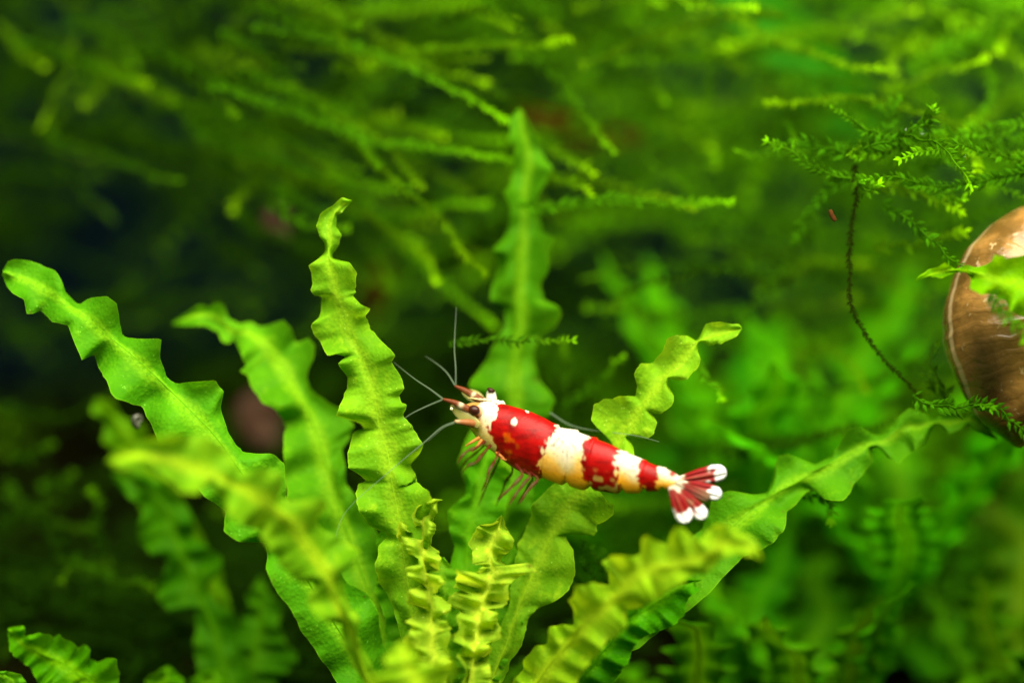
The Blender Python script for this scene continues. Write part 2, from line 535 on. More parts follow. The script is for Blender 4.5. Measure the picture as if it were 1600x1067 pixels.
# the leaf behind, tip curled to the left
traced_leaf(main,
    z4([(22, 490), (110, 460), (180, 470), (240, 515), (290, 515), (350, 565), (410, 640), (460, 720), (500, 790), (520, 850), (545, 920), (570, 1000), (590, 1060)]) + [(545, 840), (590, 960), (660, 1140)],
    z4([(20, 495), (80, 497), (140, 500), (180, 512), (195, 550), (220, 562), (245, 535), (250, 560), (265, 600), (285, 640), (260, 655), (290, 672), (300, 710), (340, 760), (390, 790), (420, 830), (410, 900), (415, 960), (420, 1060)]) + [(450, 800), (490, 860), (540, 980), (640, 1140)],
    z4([(20, 486), (70, 450), (115, 425), (150, 440), (162, 420), (200, 415), (215, 440), (225, 470), (260, 490), (300, 482), (330, 500), (370, 490), (415, 475), (440, 510), (450, 545), (465, 560), (500, 540), (530, 565), (525, 610), (500, 660), (505, 710), (530, 750), (570, 775), (620, 790), (665, 850), (645, 900), (620, 940), (640, 1060)]) + [(590, 830), (600, 900), (640, 1000), (680, 1140)],
    [1.35, 1.2, 1.0, 0.85, 0.7, 0.55, 0.4, 0.2], MID, 3, mat='leaf_old', ruffle=0.9, cup=0.25, tilt=0.3, rib=0.024)

# the tall sharp leaf left of the shrimp
traced_leaf(main,
    z4([(658, 53), (605, 85), (580, 140), (580, 200), (575, 245), (590, 320), (605, 400), (630, 450), (650, 520), (690, 610), (720, 690), (740, 760), (755, 850), (785, 950), (800, 1050)]) + z6([(190, 250), (210, 400), (240, 600), (270, 800), (310, 1000)]) + [(690, 1140)],
    z4([(658, 53), (625, 42), (600, 65), (550, 95), (532, 140), (545, 175), (560, 205), (557, 245), (530, 262), (500, 285), (505, 320), (518, 350), (512, 372), (530, 388), (552, 392), (545, 430), (540, 470), (515, 490), (520, 520), (545, 550), (570, 605), (600, 598), (635, 605), (632, 615), (610, 625), (615, 650), (640, 680), (640, 720), (620, 770), (603, 815), (650, 830), (690, 845), (703, 860), (695, 870), (665, 870), (660, 900), (640, 950), (645, 1000)]) + z5([(1050, 270), (1060, 277), (1020, 290), (1015, 330), (1025, 400), (1060, 450), (1130, 480), (1140, 500), (1105, 530), (1090, 600), (1110, 690), (1170, 785), (1190, 900)]) + [(650, 1060), (680, 1140)],
    z4([(658, 55), (630, 85), (605, 120), (598, 145), (628, 180), (615, 210), (590, 240), (592, 260), (650, 272), (680, 310), (670, 350), (668, 390), (690, 420), (730, 437), (700, 465), (720, 500), (760, 550), (812, 605), (800, 625), (840, 690), (845, 720), (822, 745), (835, 770), (855, 775), (840, 810), (880, 870), (912, 920), (900, 950), (865, 990), (885, 1020), (890, 1060)]) + z6([(275, 60), (275, 100), (340, 150), (360, 220), (330, 320), (330, 480), (350, 650), (380, 800), (400, 1000)]) + [(705, 1140)],
    [0.22, 0.16, 0.1, 0.05, 0.0, -0.03, -0.05, 0.0], YOUNG, 4, ruffle=1.1, cup=0.12, tilt=-0.1, N=200, rib=0.013)

# the tall leaf behind the shrimp's head
traced_leaf(main,
    y5([(208, 35), (225, 110), (235, 180), (228, 280), (220, 400), (215, 500), (212, 600), (205, 700), (200, 850)]) + [(798, 700), (785, 790), (765, 900), (740, 1140)],
    y5([(205, 35), (180, 70), (185, 110), (170, 125), (195, 150), (190, 200), (180, 260), (160, 280), (185, 330), (175, 390), (160, 420), (130, 455), (150, 480), (135, 530), (120, 600), (160, 620), (165, 670), (130, 730), (110, 780), (65, 830), (60, 850), (100, 870), (120, 920), (60, 1000)]) + [(715, 720), (735, 765), (745, 810), (720, 900), (725, 1000), (730, 1140)],
    y5([(212, 35), (235, 75), (255, 110), (275, 115), (270, 150), (280, 185), (305, 210), (290, 250), (270, 290), (265, 350), (275, 395), (315, 415), (295, 450), (300, 490), (270, 540), (275, 595), (325, 615), (335, 640), (310, 680), (270, 700), (250, 750), (270, 830), (310, 890), (300, 930), (260, 960), (240, 1020)]) + [(835, 730), (830, 800), (800, 860), (790, 960), (755, 1140)],
    [1.5, 1.45, 1.35, 1.25, 1.15, 1.0, 0.8, 0.4], (0.066, 0.230, 0.003), 5, mat='leaf_old', ruffle=0.9, cup=0.3, N=170, rib=0.022)

# the scalloped leaf rising behind the shrimp's back
traced_leaf(main,
    [(1158, 513), (1125, 521), (1092, 533), (1070, 560), (1040, 590), (1010, 625), (985, 665), (960, 700), (930, 735), (905, 770)] + z6([(1000, 220), (950, 310), (890, 430), (830, 560), (770, 700), (720, 850), (660, 1000)]) + [(735, 1140)],
    y5([(860, 678), (855, 668), (800, 664), (755, 668), (740, 700), (727, 716), (700, 700), (670, 698), (640, 720), (625, 755), (600, 780), (565, 785), (545, 815), (555, 850), (550, 880), (500, 877), (480, 885), (455, 885), (425, 905), (420, 950), (440, 975), (480, 1000), (470, 1060)]) + z6([(960, 90), (900, 150), (825, 210), (825, 260), (805, 310), (800, 350), (760, 400), (750, 500), (720, 700), (660, 850), (600, 1000)]) + [(725, 1140)],
    y5([(861, 682), (845, 705), (800, 725), (765, 730), (732, 719), (730, 745), (740, 770), (730, 800), (700, 830), (670, 830), (640, 822), (645, 850), (663, 880), (655, 905), (625, 930), (595, 928), (612, 955), (605, 985), (580, 1005), (545, 1000), (530, 1000), (545, 1020), (550, 1060)]) + z6([(1120, 60), (1125, 110), (1170, 160), (1200, 205), (1225, 205), (1220, 250), (1155, 310), (1135, 360), (1080, 355), (990, 350), (1000, 375), (1035, 430), (1048, 490), (1035, 580), (1000, 630), (930, 680), (850, 710), (820, 760), (790, 870), (730, 970), (690, 1060)]) + [(750, 1140)],
    [0.25, 0.2, 0.2, 0.25, 0.3, 0.3, 0.25, 0.2, 0.1], (0.220, 0.455, 0.010), 6, ruffle=0.7, cup=0.1, tilt=-0.25, N=200, rib=0.012)

# the two small curled new leaves in the heart
traced_leaf(main,
    z6([(402, 186), (345, 215), (310, 280), (310, 370), (310, 450), (325, 540), (340, 640), (350, 740), (355, 840), (360, 940), (370, 1060)]) + [(700, 1140)],
    z6([(404, 185), (360, 180), (300, 205), (255, 270), (270, 320), (265, 345), (225, 335), (200, 310), (200, 280), (180, 310), (190, 380), (230, 410), (235, 440), (280, 460), (285, 490), (235, 510), (240, 550), (300, 590), (240, 620), (235, 680), (290, 700), (225, 770), (260, 790), (215, 870), (280, 910), (260, 980), (330, 1060)]) + [(690, 1140)],
    z6([(404, 188), (380, 195), (378, 250), (355, 290), (380, 320), (345, 390), (350, 410), (385, 430), (395, 480), (395, 525), (340, 535), (405, 550), (418, 580), (375, 610), (375, 640), (400, 650), (445, 690), (440, 730), (400, 740), (410, 770), (450, 800), (430, 820), (440, 840), (420, 900), (450, 960), (420, 1060)]) + [(712, 1140)],
    [-0.08, -0.14, -0.22, -0.32, -0.42, -0.48, -0.4], (0.37, 0.56, 0.025), 7, ruffle=1.6, cup=0.5, N=200, bumps=4.5, rib=0.007)
traced_leaf(main,
    z6([(688, 262), (665, 350), (630, 420), (640, 520), (625, 600), (600, 680), (580, 780), (560, 880), (545, 1000)]) + [(715, 1140)],
    z6([(686, 262), (640, 300), (580, 310), (555, 350), (530, 400), (550, 430), (545, 490), (600, 500), (560, 530), (470, 520), (465, 570), (455, 605), (490, 620), (440, 650), (435, 690), (490, 720), (470, 770), (490, 800), (455, 840), (470, 870), (510, 880), (480, 940), (520, 1000)]) + [(705, 1140)],
    z6([(690, 262), (715, 320), (745, 380), (740, 420), (690, 480), (710, 510), (760, 495), (820, 488), (842, 535), (790, 545), (750, 570), (720, 600), (725, 660), (695, 705), (660, 700), (675, 780), (680, 850), (620, 880), (650, 900), (620, 950), (640, 1050)]) + [(728, 1140)],
    [-0.08, -0.16, -0.26, -0.38, -0.46, -0.4], (0.37, 0.56, 0.025), 8, ruffle=1.6, cup=0.5, N=200, bumps=4.5, rib=0.007)

# the long leaf to the right with a twisted tip
traced_leaf(main,
    z8([(1093, 200), (1040, 150), (990, 125), (930, 140), (868, 137), (820, 150), (760, 155), (700, 195), (640, 215), (570, 250), (500, 285), (430, 320), (370, 355), (300, 390), (230, 440), (170, 490)]) + [(1110, 850), (1040, 920), (950, 1000), (760, 1140)],
    z8([(1095, 198), (1050, 130), (1000, 95), (980, 125), (930, 95), (885, 120), (868, 134), (840, 105), (780, 88), (745, 110), (700, 170), (665, 190), (640, 175), (600, 155), (555, 165), (530, 215), (500, 260), (440, 285), (400, 270), (345, 245), (310, 260), (300, 300), (290, 350), (270, 390), (200, 385), (130, 380), (80, 400), (60, 460), (40, 520)]) + [(1070, 850), (1000, 900), (900, 980), (745, 1140)],
    z8([(1095, 203), (1040, 180), (990, 145), (960, 165), (920, 185), (895, 150), (870, 140), (855, 170), (840, 210), (760, 260), (740, 285), (700, 260), (670, 225), (645, 235), (650, 280), (620, 320), (580, 350), (570, 390), (540, 415), (480, 415), (440, 380), (410, 385), (380, 430), (350, 460), (330, 520), (290, 570), (250, 590)]) + [(1160, 870), (1090, 940), (1000, 1010), (780, 1140)],
    [0.75, 0.65, 0.55, 0.45, 0.3, 0.2, 0.15, 0.1, 0.1, 0.1], (0.078, 0.265, 0.004), 9, ruffle=1.0, cup=-0.1, tilt=-0.4, N=190, mat='leaf_old', rib=0.020)

# the foreground leaf to the right with tall waves
traced_leaf(main,
    z7([(1428, 325), (1330, 240), (1220, 250), (1120, 310), (1000, 360), (880, 370), (760, 400), (680, 480), (580, 580), (480, 660), (380, 780), (270, 900), (200, 1000)]) + [(780, 1140)],
    z7([(1430, 320), (1400, 230), (1340, 190), (1280, 160), (1230, 120), (1160, 130), (1110, 180), (1090, 210), (1040, 190), (1000, 150), (950, 150), (930, 200), (910, 250), (850, 220), (800, 195), (770, 220), (770, 290), (720, 310), (620, 300), (550, 340), (590, 390), (600, 460), (500, 455), (420, 475), (370, 540), (400, 590), (405, 680), (350, 675), (275, 685), (265, 780), (200, 800), (140, 860), (120, 920), (70, 1000)]) + [(760, 1140)],
    z7([(1425, 335), (1340, 290), (1260, 300), (1200, 330), (1130, 390), (1040, 410), (1000, 450), (900, 520), (800, 570), (700, 600), (690, 690), (600, 760), (500, 870), (420, 1000)]) + [(800, 1140)],
    [-1.5, -1.35, -1.2, -1.05, -0.9, -0.7, -0.5, -0.35, -0.2], (0.265, 0.470, 0.008), 10, ruffle=1.5, cup=0.2, tilt=-0.5, N=190, rib=0.016)

# the dark lower leaf under it
traced_leaf(main,
    z7([(1100, 440), (1000, 470), (850, 560), (680, 690), (560, 830), (430, 980)]) + [(780, 1140)],
    z7([(1095, 436), (1020, 420), (900, 450), (780, 520), (660, 620), (560, 740), (420, 860), (330, 980)]) + [(765, 1140)],
    z7([(1102, 440), (1060, 445), (1070, 475), (1100, 492), (1030, 530), (1005, 620), (960, 680), (850, 720), (780, 740), (715, 820), (700, 880), (650, 950), (590, 1010)]) + [(800, 1140)],
    [-0.25, -0.3, -0.3, -0.3, -0.2], (0.050, 0.260, 0.0015), 11, ruffle=0.7, cup=0.3, tilt=0.4, mat='leaf_old', rib=0.018)

# blurred leaf pointing out at the viewer
traced_leaf(main,
    [(628, 1000), (636, 1030), (650, 1070), (672, 1120), (700, 1170)],
    [(626, 1002), (600, 1028), (608, 1045), (570, 1062), (590, 1080), (588, 1110), (640, 1140), (690, 1170)],
    [(630, 1000), (655, 1020), (660, 1040), (705, 1032), (710, 1050), (690, 1070), (730, 1090), (720, 1130), (715, 1170)],
    [-1.7, -1.8, -1.9, -1.6, -0.6], (0.27, 0.48, 0.008), 12, ruffle=1.0, N=90, rib=0.02)

# leaf half hidden low in the heart, between the new leaves and the tall back leaf
traced_leaf(main,
    [(762, 700), (742, 780), (728, 880), (722, 1000), (720, 1140)],
    [(760, 700), (725, 730), (728, 770), (700, 800), (708, 860), (690, 930), (700, 1040), (710, 1140)],
    [(764, 700), (800, 740), (790, 790), (778, 840), (785, 900), (760, 960), (745, 1050), (732, 1140)],
    [0.75, 0.6, 0.45, 0.3, 0.15], (0.100, 0.360, 0.004), 13, ruffle=0.8, N=90, rib=0.02)

traced_leaf(main,
    [(612, 800), (618, 880), (640, 980), (690, 1140)],
    [(608, 802), (588, 840), (596, 880), (584, 920), (604, 970), (600, 1020), (660, 1140)],
    [(616, 800), (650, 830), (644, 870), (668, 910), (662, 970), (690, 1040), (706, 1140)],
    [0.45, 0.35, 0.25, 0.1], (0.130, 0.390, 0.006), 14, ruffle=0.8, N=90, rib=0.012)
traced_leaf(main,
    [(800, 850), (780, 920), (755, 1010), (725, 1140)],
    [(796, 850), (760, 870), (752, 920), (728, 960), (722, 1030), (712, 1140)],
    [(804, 850), (830, 890), (822, 940), (812, 990), (790, 1050), (740, 1140)],
    [0.5, 0.4, 0.25, 0.1], (0.125, 0.390, 0.006), 15, ruffle=0.8, N=90, rib=0.012)
traced_leaf(main,
    [(690, 870), (694, 930), (700, 1010), (712, 1140)],
    [(686, 870), (664, 900), (672, 940), (660, 990), (680, 1060), (700, 1140)],
    [(694, 870), (716, 900), (712, 950), (728, 1000), (728, 1060), (722, 1140)],
    [0.25, 0.15, 0.0, 0.0], (0.17, 0.44, 0.010), 16, ruffle=0.9, N=90, rib=0.012)

# neighbouring rosette: two blurred leaves at lower left
left_back = thing('rosette_plant', 'out-of-focus dark green rosette plant at lower left behind the blurred long front leaf', 'plant', P(440, 1190, 1.9), 'wavy-leaved rosette plants')
traced_leaf(left_back,
    z5([(60, 250), (180, 300), (260, 370), (300, 450), (330, 560), (370, 640), (420, 760), (470, 900), (520, 1067)]) + [(400, 1150)],
    z5([(60, 260), (130, 350), (190, 370), (165, 440), (170, 520), (220, 565), (270, 570), (280, 600), (245, 680), (240, 740), (290, 785), (350, 780), (390, 770), (380, 900), (400, 1067)]) + [(380, 1150)],
    z5([(60, 245), (190, 250), (270, 290), (360, 380), (380, 440), (375, 500), (440, 530), (490, 570), (490, 620), (450, 670), (430, 700), (480, 760), (540, 800), (560, 900), (620, 1067)]) + [(420, 1150)],
    [1.9, 1.8, 1.7, 1.6], (0.050, 0.205, 0.0015), 21, ruffle=0.8, N=110, rib=0.03)
traced_leaf(left_back,
    z5([(640, 650), (640, 800), (620, 950), (600, 1067)]) + [(410, 1150)],
    z5([(635, 655), (590, 720), (600, 780), (550, 830), (540, 900), (500, 960), (540, 1067)]) + [(400, 1150)],
    z5([(645, 650), (680, 720), (730, 770), (710, 840), (740, 900), (790, 980), (740, 1030), (700, 1067)]) + [(430, 1150)],
    [2.1, 2.0, 1.9], (0.055, 0.220, 0.0015), 22, ruffle=0.8, N=90, rib=0.03)
traced_leaf(left_back,
    [(150, 622), (175, 650), (205, 690), (250, 760), (330, 900), (390, 1150)],
    [(148, 624), (140, 645), (165, 660), (160, 690), (200, 720), (220, 790), (310, 920), (380, 1150)],
    [(152, 620), (180, 628), (190, 655), (225, 665), (240, 720), (280, 770), (350, 900), (400, 1150)],
    [2.3, 2.2, 2.1, 2.0], (0.100, 0.280, 0.0015), 23, ruffle=0.8, N=90, rib=0.03)

# plant in the lower left corner
corner = thing('rosette_plant', 'wavy green leaf tips of a plant rising in the bottom left corner', 'plant', P(120, 1260, 0.6), 'wavy-leaved rosette plants')
traced_leaf(corner,
    y6([(32, 845), (100, 905), (180, 950), (250, 980), (320, 1030), (380, 1090)]) + [(150, 1200)],
    y6([(30, 850), (38, 930), (80, 970), (130, 1010), (150, 1060), (170, 1100)]) + [(110, 1200)],
    y6([(35, 840), (95, 828), (105, 870), (160, 860), (220, 882), (240, 865), (290, 900), (320, 922), (345, 905), (370, 930), (365, 965), (400, 982), (440, 960), (480, 965), (485, 1067)]) + [(185, 1200)],
    [0.5, 0.5, 0.5, 0.6], (0.075, 0.290, 0.0015), 31, ruffle=1.2, N=120, rib=0.02, mat='leaf_old')
traced_leaf(corner,
    y6([(-40, 1020), (40, 1050), (110, 1150)]) + [(120, 1200)],
    y6([(-40, 1030), (0, 1085), (60, 1150)]) + [(105, 1200)],
    y6([(-40, 1015), (30, 1012), (90, 1025), (108, 1060), (140, 1120)]) + [(135, 1200)],
    [0.2, 0.3, 0.4], MATURE, 32, ruffle=0.8, N=60, rib=0.02, mat='leaf_old')
traced_leaf(corner,
    [(262, 1040), (255, 1065), (230, 1110), (160, 1200)],
    [(258, 1040), (228, 1060), (225, 1085), (200, 1110), (145, 1200)],
    [(266, 1040), (290, 1062), (282, 1090), (260, 1120), (175, 1200)],
    [1.2, 1.1, 0.9], (0.090, 0.300, 0.0015), 33, ruffle=0.8, N=60, rib=0.02)
traced_leaf(corner,
    [(335, 1045), (320, 1068), (280, 1120), (180, 1205)],
    [(330, 1045), (298, 1060), (290, 1090), (250, 1125), (165, 1205)],
    [(340, 1045), (362, 1060), (350, 1090), (310, 1130), (195, 1205)],
    [1.4, 1.2, 0.9], (0.090, 0.300, 0.0015), 34, ruffle=0.8, N=60, rib=0.02)

# plant entering at the right edge, its leaf crosses the snail
right_edge = thing('rosette_plant', 'yellow-green ragged leaf of a plant reaching in over the brown snail shell', 'plant', P(1760, 900, -0.6), 'wavy-leaved rosette plants')
traced_leaf(right_edge,
    y4([(746, 319), (850, 280), (930, 272), (1020, 290), (1100, 320), (1230, 350)]) + [(1690, 520), (1760, 900)],
    y4([(746, 321), (790, 298), (850, 305), (915, 280), (960, 290), (980, 310), (972, 350), (1020, 378), (1080, 375), (1130, 400), (1140, 440), (1200, 470), (1260, 480)]) + [(1670, 560), (1745, 900)],
    y4([(746, 318), (760, 295), (830, 260), (870, 242), (915, 262), (960, 250), (1000, 257), (1065, 240), (1072, 205), (1130, 225), (1200, 205), (1260, 190)]) + [(1700, 420), (1775, 900)],
    [-0.25, -0.45, -0.65, -0.85, -0.9, -0.6], (0.160, 0.400, 0.0015), 41, ruffle=1.2, N=130, rib=0.012, tilt=0.3)

# generic leaves (grown in the tank's own space) for the plants standing farther back


def grown_leaf(plant, base, az, length, width, lean, arch, color, seed, N=70, name='leaf'):
    rng = np.random.default_rng(seed)
    t = np.linspace(0, 1, N)
    ang = lean + arch * t ** 1.3                       # 0 = straight up
    step = length / (N - 1)
    out = np.cumsum(np.sin(ang)) * step; zz = np.cumsum(np.cos(ang)) * step
    h = np.array([math.cos(az), math.sin(az), 0]); sd = np.array([-math.sin(az), math.cos(az), 0])
    path = np.asarray(base) + np.outer(out, h) + np.outer(zz, [0, 0, 1])
    path += np.outer(0.12 * noise1(N, N / 4, rng) * t, sd)
    T = nrm(np.gradient(path, axis=0))
    nor = nrm(np.cross(T, sd))
    prof = width * np.sin(np.pi * np.clip(0.06 + 0.94 * t, 0, 1)) ** 0.6 * (0.55 + 0.45 * t)
    prof[-6:] *= np.linspace(1, 0.2, 6)
    fr = rng.uniform(6, 8)
    G = []; U = []
    for v in np.linspace(-1, 1, 11):
        ph = fr * 2 * np.pi * t + (0.7 if v > 0 else 2.1) + 0.5 * noise1(N, N / 5, rng)
        wv = prof * (1 + 0.30 * np.sin(ph) * abs(v))
        off = 0.28 * prof * np.sin(ph + 0.8) * abs(v) ** 1.5 - 0.15 * prof * v * v
        G.append(path + sd * (v * wv)[:, None] + nor * off[:, None]); U.append(np.stack([1 - t, np.full(N, v), wv], 1))
    G = np.stack(G, 1); U = np.stack(U, 1)
    o = mesh(name, G.reshape(-1, 3), grid_faces(N, 11), M['leaf_old'], plant, uv=U.reshape(-1, 3), color=color)
    v, f = tube(path, np.linspace(0.022, 0.008, N), 5)
    mesh('midrib', v, f, M['rib'], o, color=(color[0] * 1.3, color[1] * 1.1, color[2]))
    return o


def rosette(label, px, py, d, n, length, width, color, seed, lean=(0.3, 0.8), az=None):
    rng = random.Random(seed)
    b = P(px, py, d)
    pl = thing('rosette_plant', label, 'plant', b, 'wavy-leaved rosette plants')
    for i in range(n):
        a = (i / n) * 2 * math.pi + rng.uniform(-.3, .3) if az is None else R(az[i % len(az)]) + rng.uniform(-.15, .15)
        cc = tuple(c * rng.uniform(0.8, 1.25) for c in color)
        grown_leaf(pl, b, a, length * rng.uniform(0.75, 1.15), width * rng.uniform(0.8, 1.15), rng.uniform(*lean), rng.uniform(0.2, 0.7), cc, seed * 50 + i)
    return pl


rosette('blurred green plant standing behind the scalloped leaf, above the shrimp tail', 1190, 900, 4.2, 8, 3.2, 0.36, (0.060, 0.320, 0.0015), 61, (0.15, 0.7))
rosette('blurred mid-green plant left of and below the brown snail shell', 1400, 960, 3.2, 8, 2.9, 0.36, (0.065, 0.330, 0.0015), 62, (0.2, 0.8))
rosette('blurred plant in the bottom right corner with leaves arching to the left', 1480, 1200, 3.6, 8, 2.5, 0.36, (0.045, 0.220, 0.0015), 63, (0.5, 1.1))
rosette('far blurred plant between the tall back leaf and the scalloped leaf', 960, 1010, 5.2, 7, 3.0, 0.33, (0.030, 0.190, 0.0015), 64, (0.15, 0.6))
rosette('blurred plant low at the bottom, right of the wavy foreground leaf', 1100, 1190, 2.6, 9, 2.3, 0.32, (0.055, 0.260, 0.0015), 65, (0.5, 1.2))

rosette('blurred frilly plant at lower right, nearest of those beside the wavy foreground leaf', 1290, 1230, 2.6, 9, 2.3, 0.34, (0.060, 0.250, 0.0015), 66, (0.2, 1.0))
rosette('blurred plant right of the bottom right frilly plant, at the picture edge', 1590, 1180, 3.0, 8, 2.5, 0.34, (0.050, 0.200, 0.0015), 67, (0.2, 1.0))

# one broad strap leaf hanging out of focus at the top right
bl = thing('strap_leaf_plant', 'broad smooth blurred green blade slanting down at the top right', 'plant', P(1150, -10, 3.0))
traced_leaf(bl, [(1375, 225), (1330, 175), (1280, 120), (1220, 60), (1150, -20)],
            [(1372, 228), (1310, 215), (1240, 150), (1180, 80), (1110, -10)], [(1378, 222), (1365, 150), (1330, 100), (1270, 30), (1190, -30)],
            [4.2, 4.4, 4.6], (0.022, 0.190, 0.0015), 71, ruffle=0.1, bumps=0.1, N=60, rib=0.006, name='blade')

# ------------------------------------------------------------------ moss


def strand_geo(path, leaf, rad, rng, gap=None, fade=1.0):
    """stem and two ranks of pointed leaflets -> verts, faces, uv(t, random, tip strength)"""
    path = np.asarray(path, float)
    L = np.linalg.norm(np.diff(path, axis=0), axis=1).sum()
    gap = gap or leaf * 0.42
    n = max(8, int(L / gap))
    p = resample(path, n)
    T = nrm(np.gradient(p, axis=0))
    ref = nrm(np.cross(T, nrm(rng.normal(size=3) * 0.5 + view)))
    ref2 = np.cross(T, ref)
    t = np.linspace(0, 1, n)
    r = rad * (1.0 - 0.6 * t)
    th = np.arange(4) * np.pi / 2
    ring = p[:, None] + r[:, None, None] * (np.cos(th)[None, :, None] * ref[:, None] + np.sin(th)[None, :, None] * ref2[:, None])
    V = [ring.reshape(-1, 3)]
    F = [list(q) for q in grid_faces(n, 4, True)] + [[(n - 1) * 4 + k for k in range(4)]]
    U = [np.stack([np.repeat(t, 4), np.full(n * 4, 0.3), np.full(n * 4, fade)], 1)]
    off = n * 4
    for k in range(n):
        m = 3 if k > n - 4 else 2
        for s in range(m):
            sg = (1, -1, 0)[s]
            out = nrm(sg * ref[k] + 0.55 * rng.normal() * ref2[k] + T[k] * rng.uniform(0.7, 1.5))
            if sg == 0: out = nrm(T[k] + 0.3 * ref2[k] * rng.normal())
            ll = leaf * rng.uniform(0.7, 1.2) * (1 - 0.35 * t[k])
            wd = nrm(np.cross(out, ref2[k] + 0.4 * rng.normal(size=3))) * ll * 0.20
            b = p[k]; mdl = b + out * ll * 0.45; nrml = nrm(np.cross(out, wd)) * ll * 0.09
            V.append(np.stack([b, mdl + wd, b + out * ll, mdl - wd, mdl + nrml]))
            F += [[off, off + 1, off + 4], [off + 1, off + 2, off + 4], [off + 2, off + 3, off + 4], [off + 3, off, off + 4]]
            rr = rng.random()
            U.append(np.tile([[t[k], rr, fade]], (5, 1)))
            off += 5
    return np.vstack(V), F, np.vstack(U)


def strand(plant, pts, dep, color, seed, leaf=0.10, rad=0.018, fade=1.0, wob=0.02, name='strand'):
    rng = np.random.default_rng(seed)
    pts = np.asarray(pts, float)
    d = np.interp(np.linspace(0, 1, len(pts)), np.linspace(0, 1, len(dep)), dep)
    path = catmull(P(pts[:, 0], pts[:, 1], d), 60)
    for c in range(3): path[:, c] += wob * noise1(60, 12, rng)
    v, f, u = strand_geo(path, leaf, rad, rng, fade=fade)
    return mesh(name, v, f, M['moss'], plant, uv=u, color=color, flat=True)


MG = (0.040, 0.145, 0.0015)
MD = (0.025, 0.085, 0.0015)
ML = (0.075, 0.200, 0.0015)

# clump at the top left
c1 = thing('moss_clump', 'blurred moss with pale tips hanging over the dark upper left', 'moss', P(140, 60, 5.0), 'moss clumps')
S1 = [([(0, 35), (30, 75), (62, 101)], [3.74, 3.31], ML), ([(120, 60), (100, 120), (62, 195)], [3.60, 3.17], ML), ([(190, 100), (160, 135), (130, 166)], [3.60, 3.31], ML),
      ([(60, 85), (130, 105), (200, 112)], [3.89, 3.74], MG), ([(190, 125), (240, 150), (316, 172)], [3.02, 2.66], ML), ([(150, 95), (190, 120), (225, 132)], [2.88, 2.74], ML),
      ([(410, 190), (460, 232), (522, 276)], [3.17, 2.88], ML), ([(420, 250), (395, 285), (360, 322)], [3.17, 2.74], ML), ([(300, 60), (345, 105), (390, 116)], [3.31, 3.17], ML),
      ([(280, 190), (340, 225), (400, 268), (450, 300)], [3.60, 3.31], MG), ([(100, 20), (180, 60), (205, 105)], [4.32, 4.03], MG), ([(380, 30), (350, 60), (350, 85)], [3.60, 3.38], ML),
      ([(400, 50), (470, 55), (540, 75)], [4.32, 3.60], MG), ([(0, 110), (60, 70), (150, 30), (230, 10)], [5.04, 4.68], MG), ([(270, 285), (330, 370), (410, 430)], [4.68, 4.32], MD),
      ([(0, 260), (70, 280), (160, 270)], [5.04, 5.04], MD), ([(60, 480), (200, 470), (400, 462)], [4.32, 4.32], MD), ([(0, 520), (110, 510), (230, 500)], [5.04, 5.04], MD)]
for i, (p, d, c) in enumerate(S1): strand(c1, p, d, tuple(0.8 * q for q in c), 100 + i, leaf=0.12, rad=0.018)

# clump across the top centre
c2 = thing('moss_clump', 'long blurred moss strands fanning down behind the tall central leaf', 'moss', P(450, 40, 4.0), 'moss clumps')
S2 = [([(400, 45), (500, 62), (610, 92), (700, 135), (795, 182)], [2.74, 1.87], MG), ([(560, 80), (690, 80), (790, 75), (885, 69)], [2.59, 2.02], ML), ([(560, 75), (640, 100), (700, 118), (758, 124)], [3.31, 2.88], ML),
      ([(330, 130), (500, 188), (610, 222), (700, 240), (800, 255)], [2.45, 2.02], MG), ([(850, 270), (885, 285), (922, 302)], [1.87, 1.58], ML), ([(860, 230), (890, 250), (922, 272)], [2.45, 2.16], ML),
      ([(810, 318), (900, 314), (1020, 312), (1143, 316)], [1.58, 1.37], MG), ([(430, 300), (520, 335), (620, 330), (760, 318)], [3.60, 3.31], MG), ([(640, 360), (665, 400), (690, 440)], [3.02, 2.59], ML),
      ([(450, 0), (560, 20), (700, 10), (800, 35)], [4.32, 4.03], ML), ([(520, 100), (560, 112), (575, 108)], [2.74, 2.52], ML), ([(520, 260), (600, 350), (700, 450), (770, 510)], [3.74, 3.31], MG),
      ([(300, 190), (420, 250), (540, 280), (640, 300)], [3.60, 3.31], MG), ([(420, 130), (540, 175), (650, 200), (780, 220)], [3.89, 3.60], MG), ([(560, 195), (640, 205), (690, 210)], [3.60, 3.24], ML),
      ([(700, 530), (780, 532), (890, 530)], [0.86, 0.65], MD), ([(880, 640), (930, 605), (965, 560)], [2.16, 1.87], MG), ([(880, 680), (885, 600), (880, 540)], [2.45, 2.45], MD)]
for i, (p, d, c) in enumerate(S2): strand(c2, p, [0.8 * q for q in d], tuple(1.4 * q for q in c), 140 + i, leaf=0.105, rad=0.016)

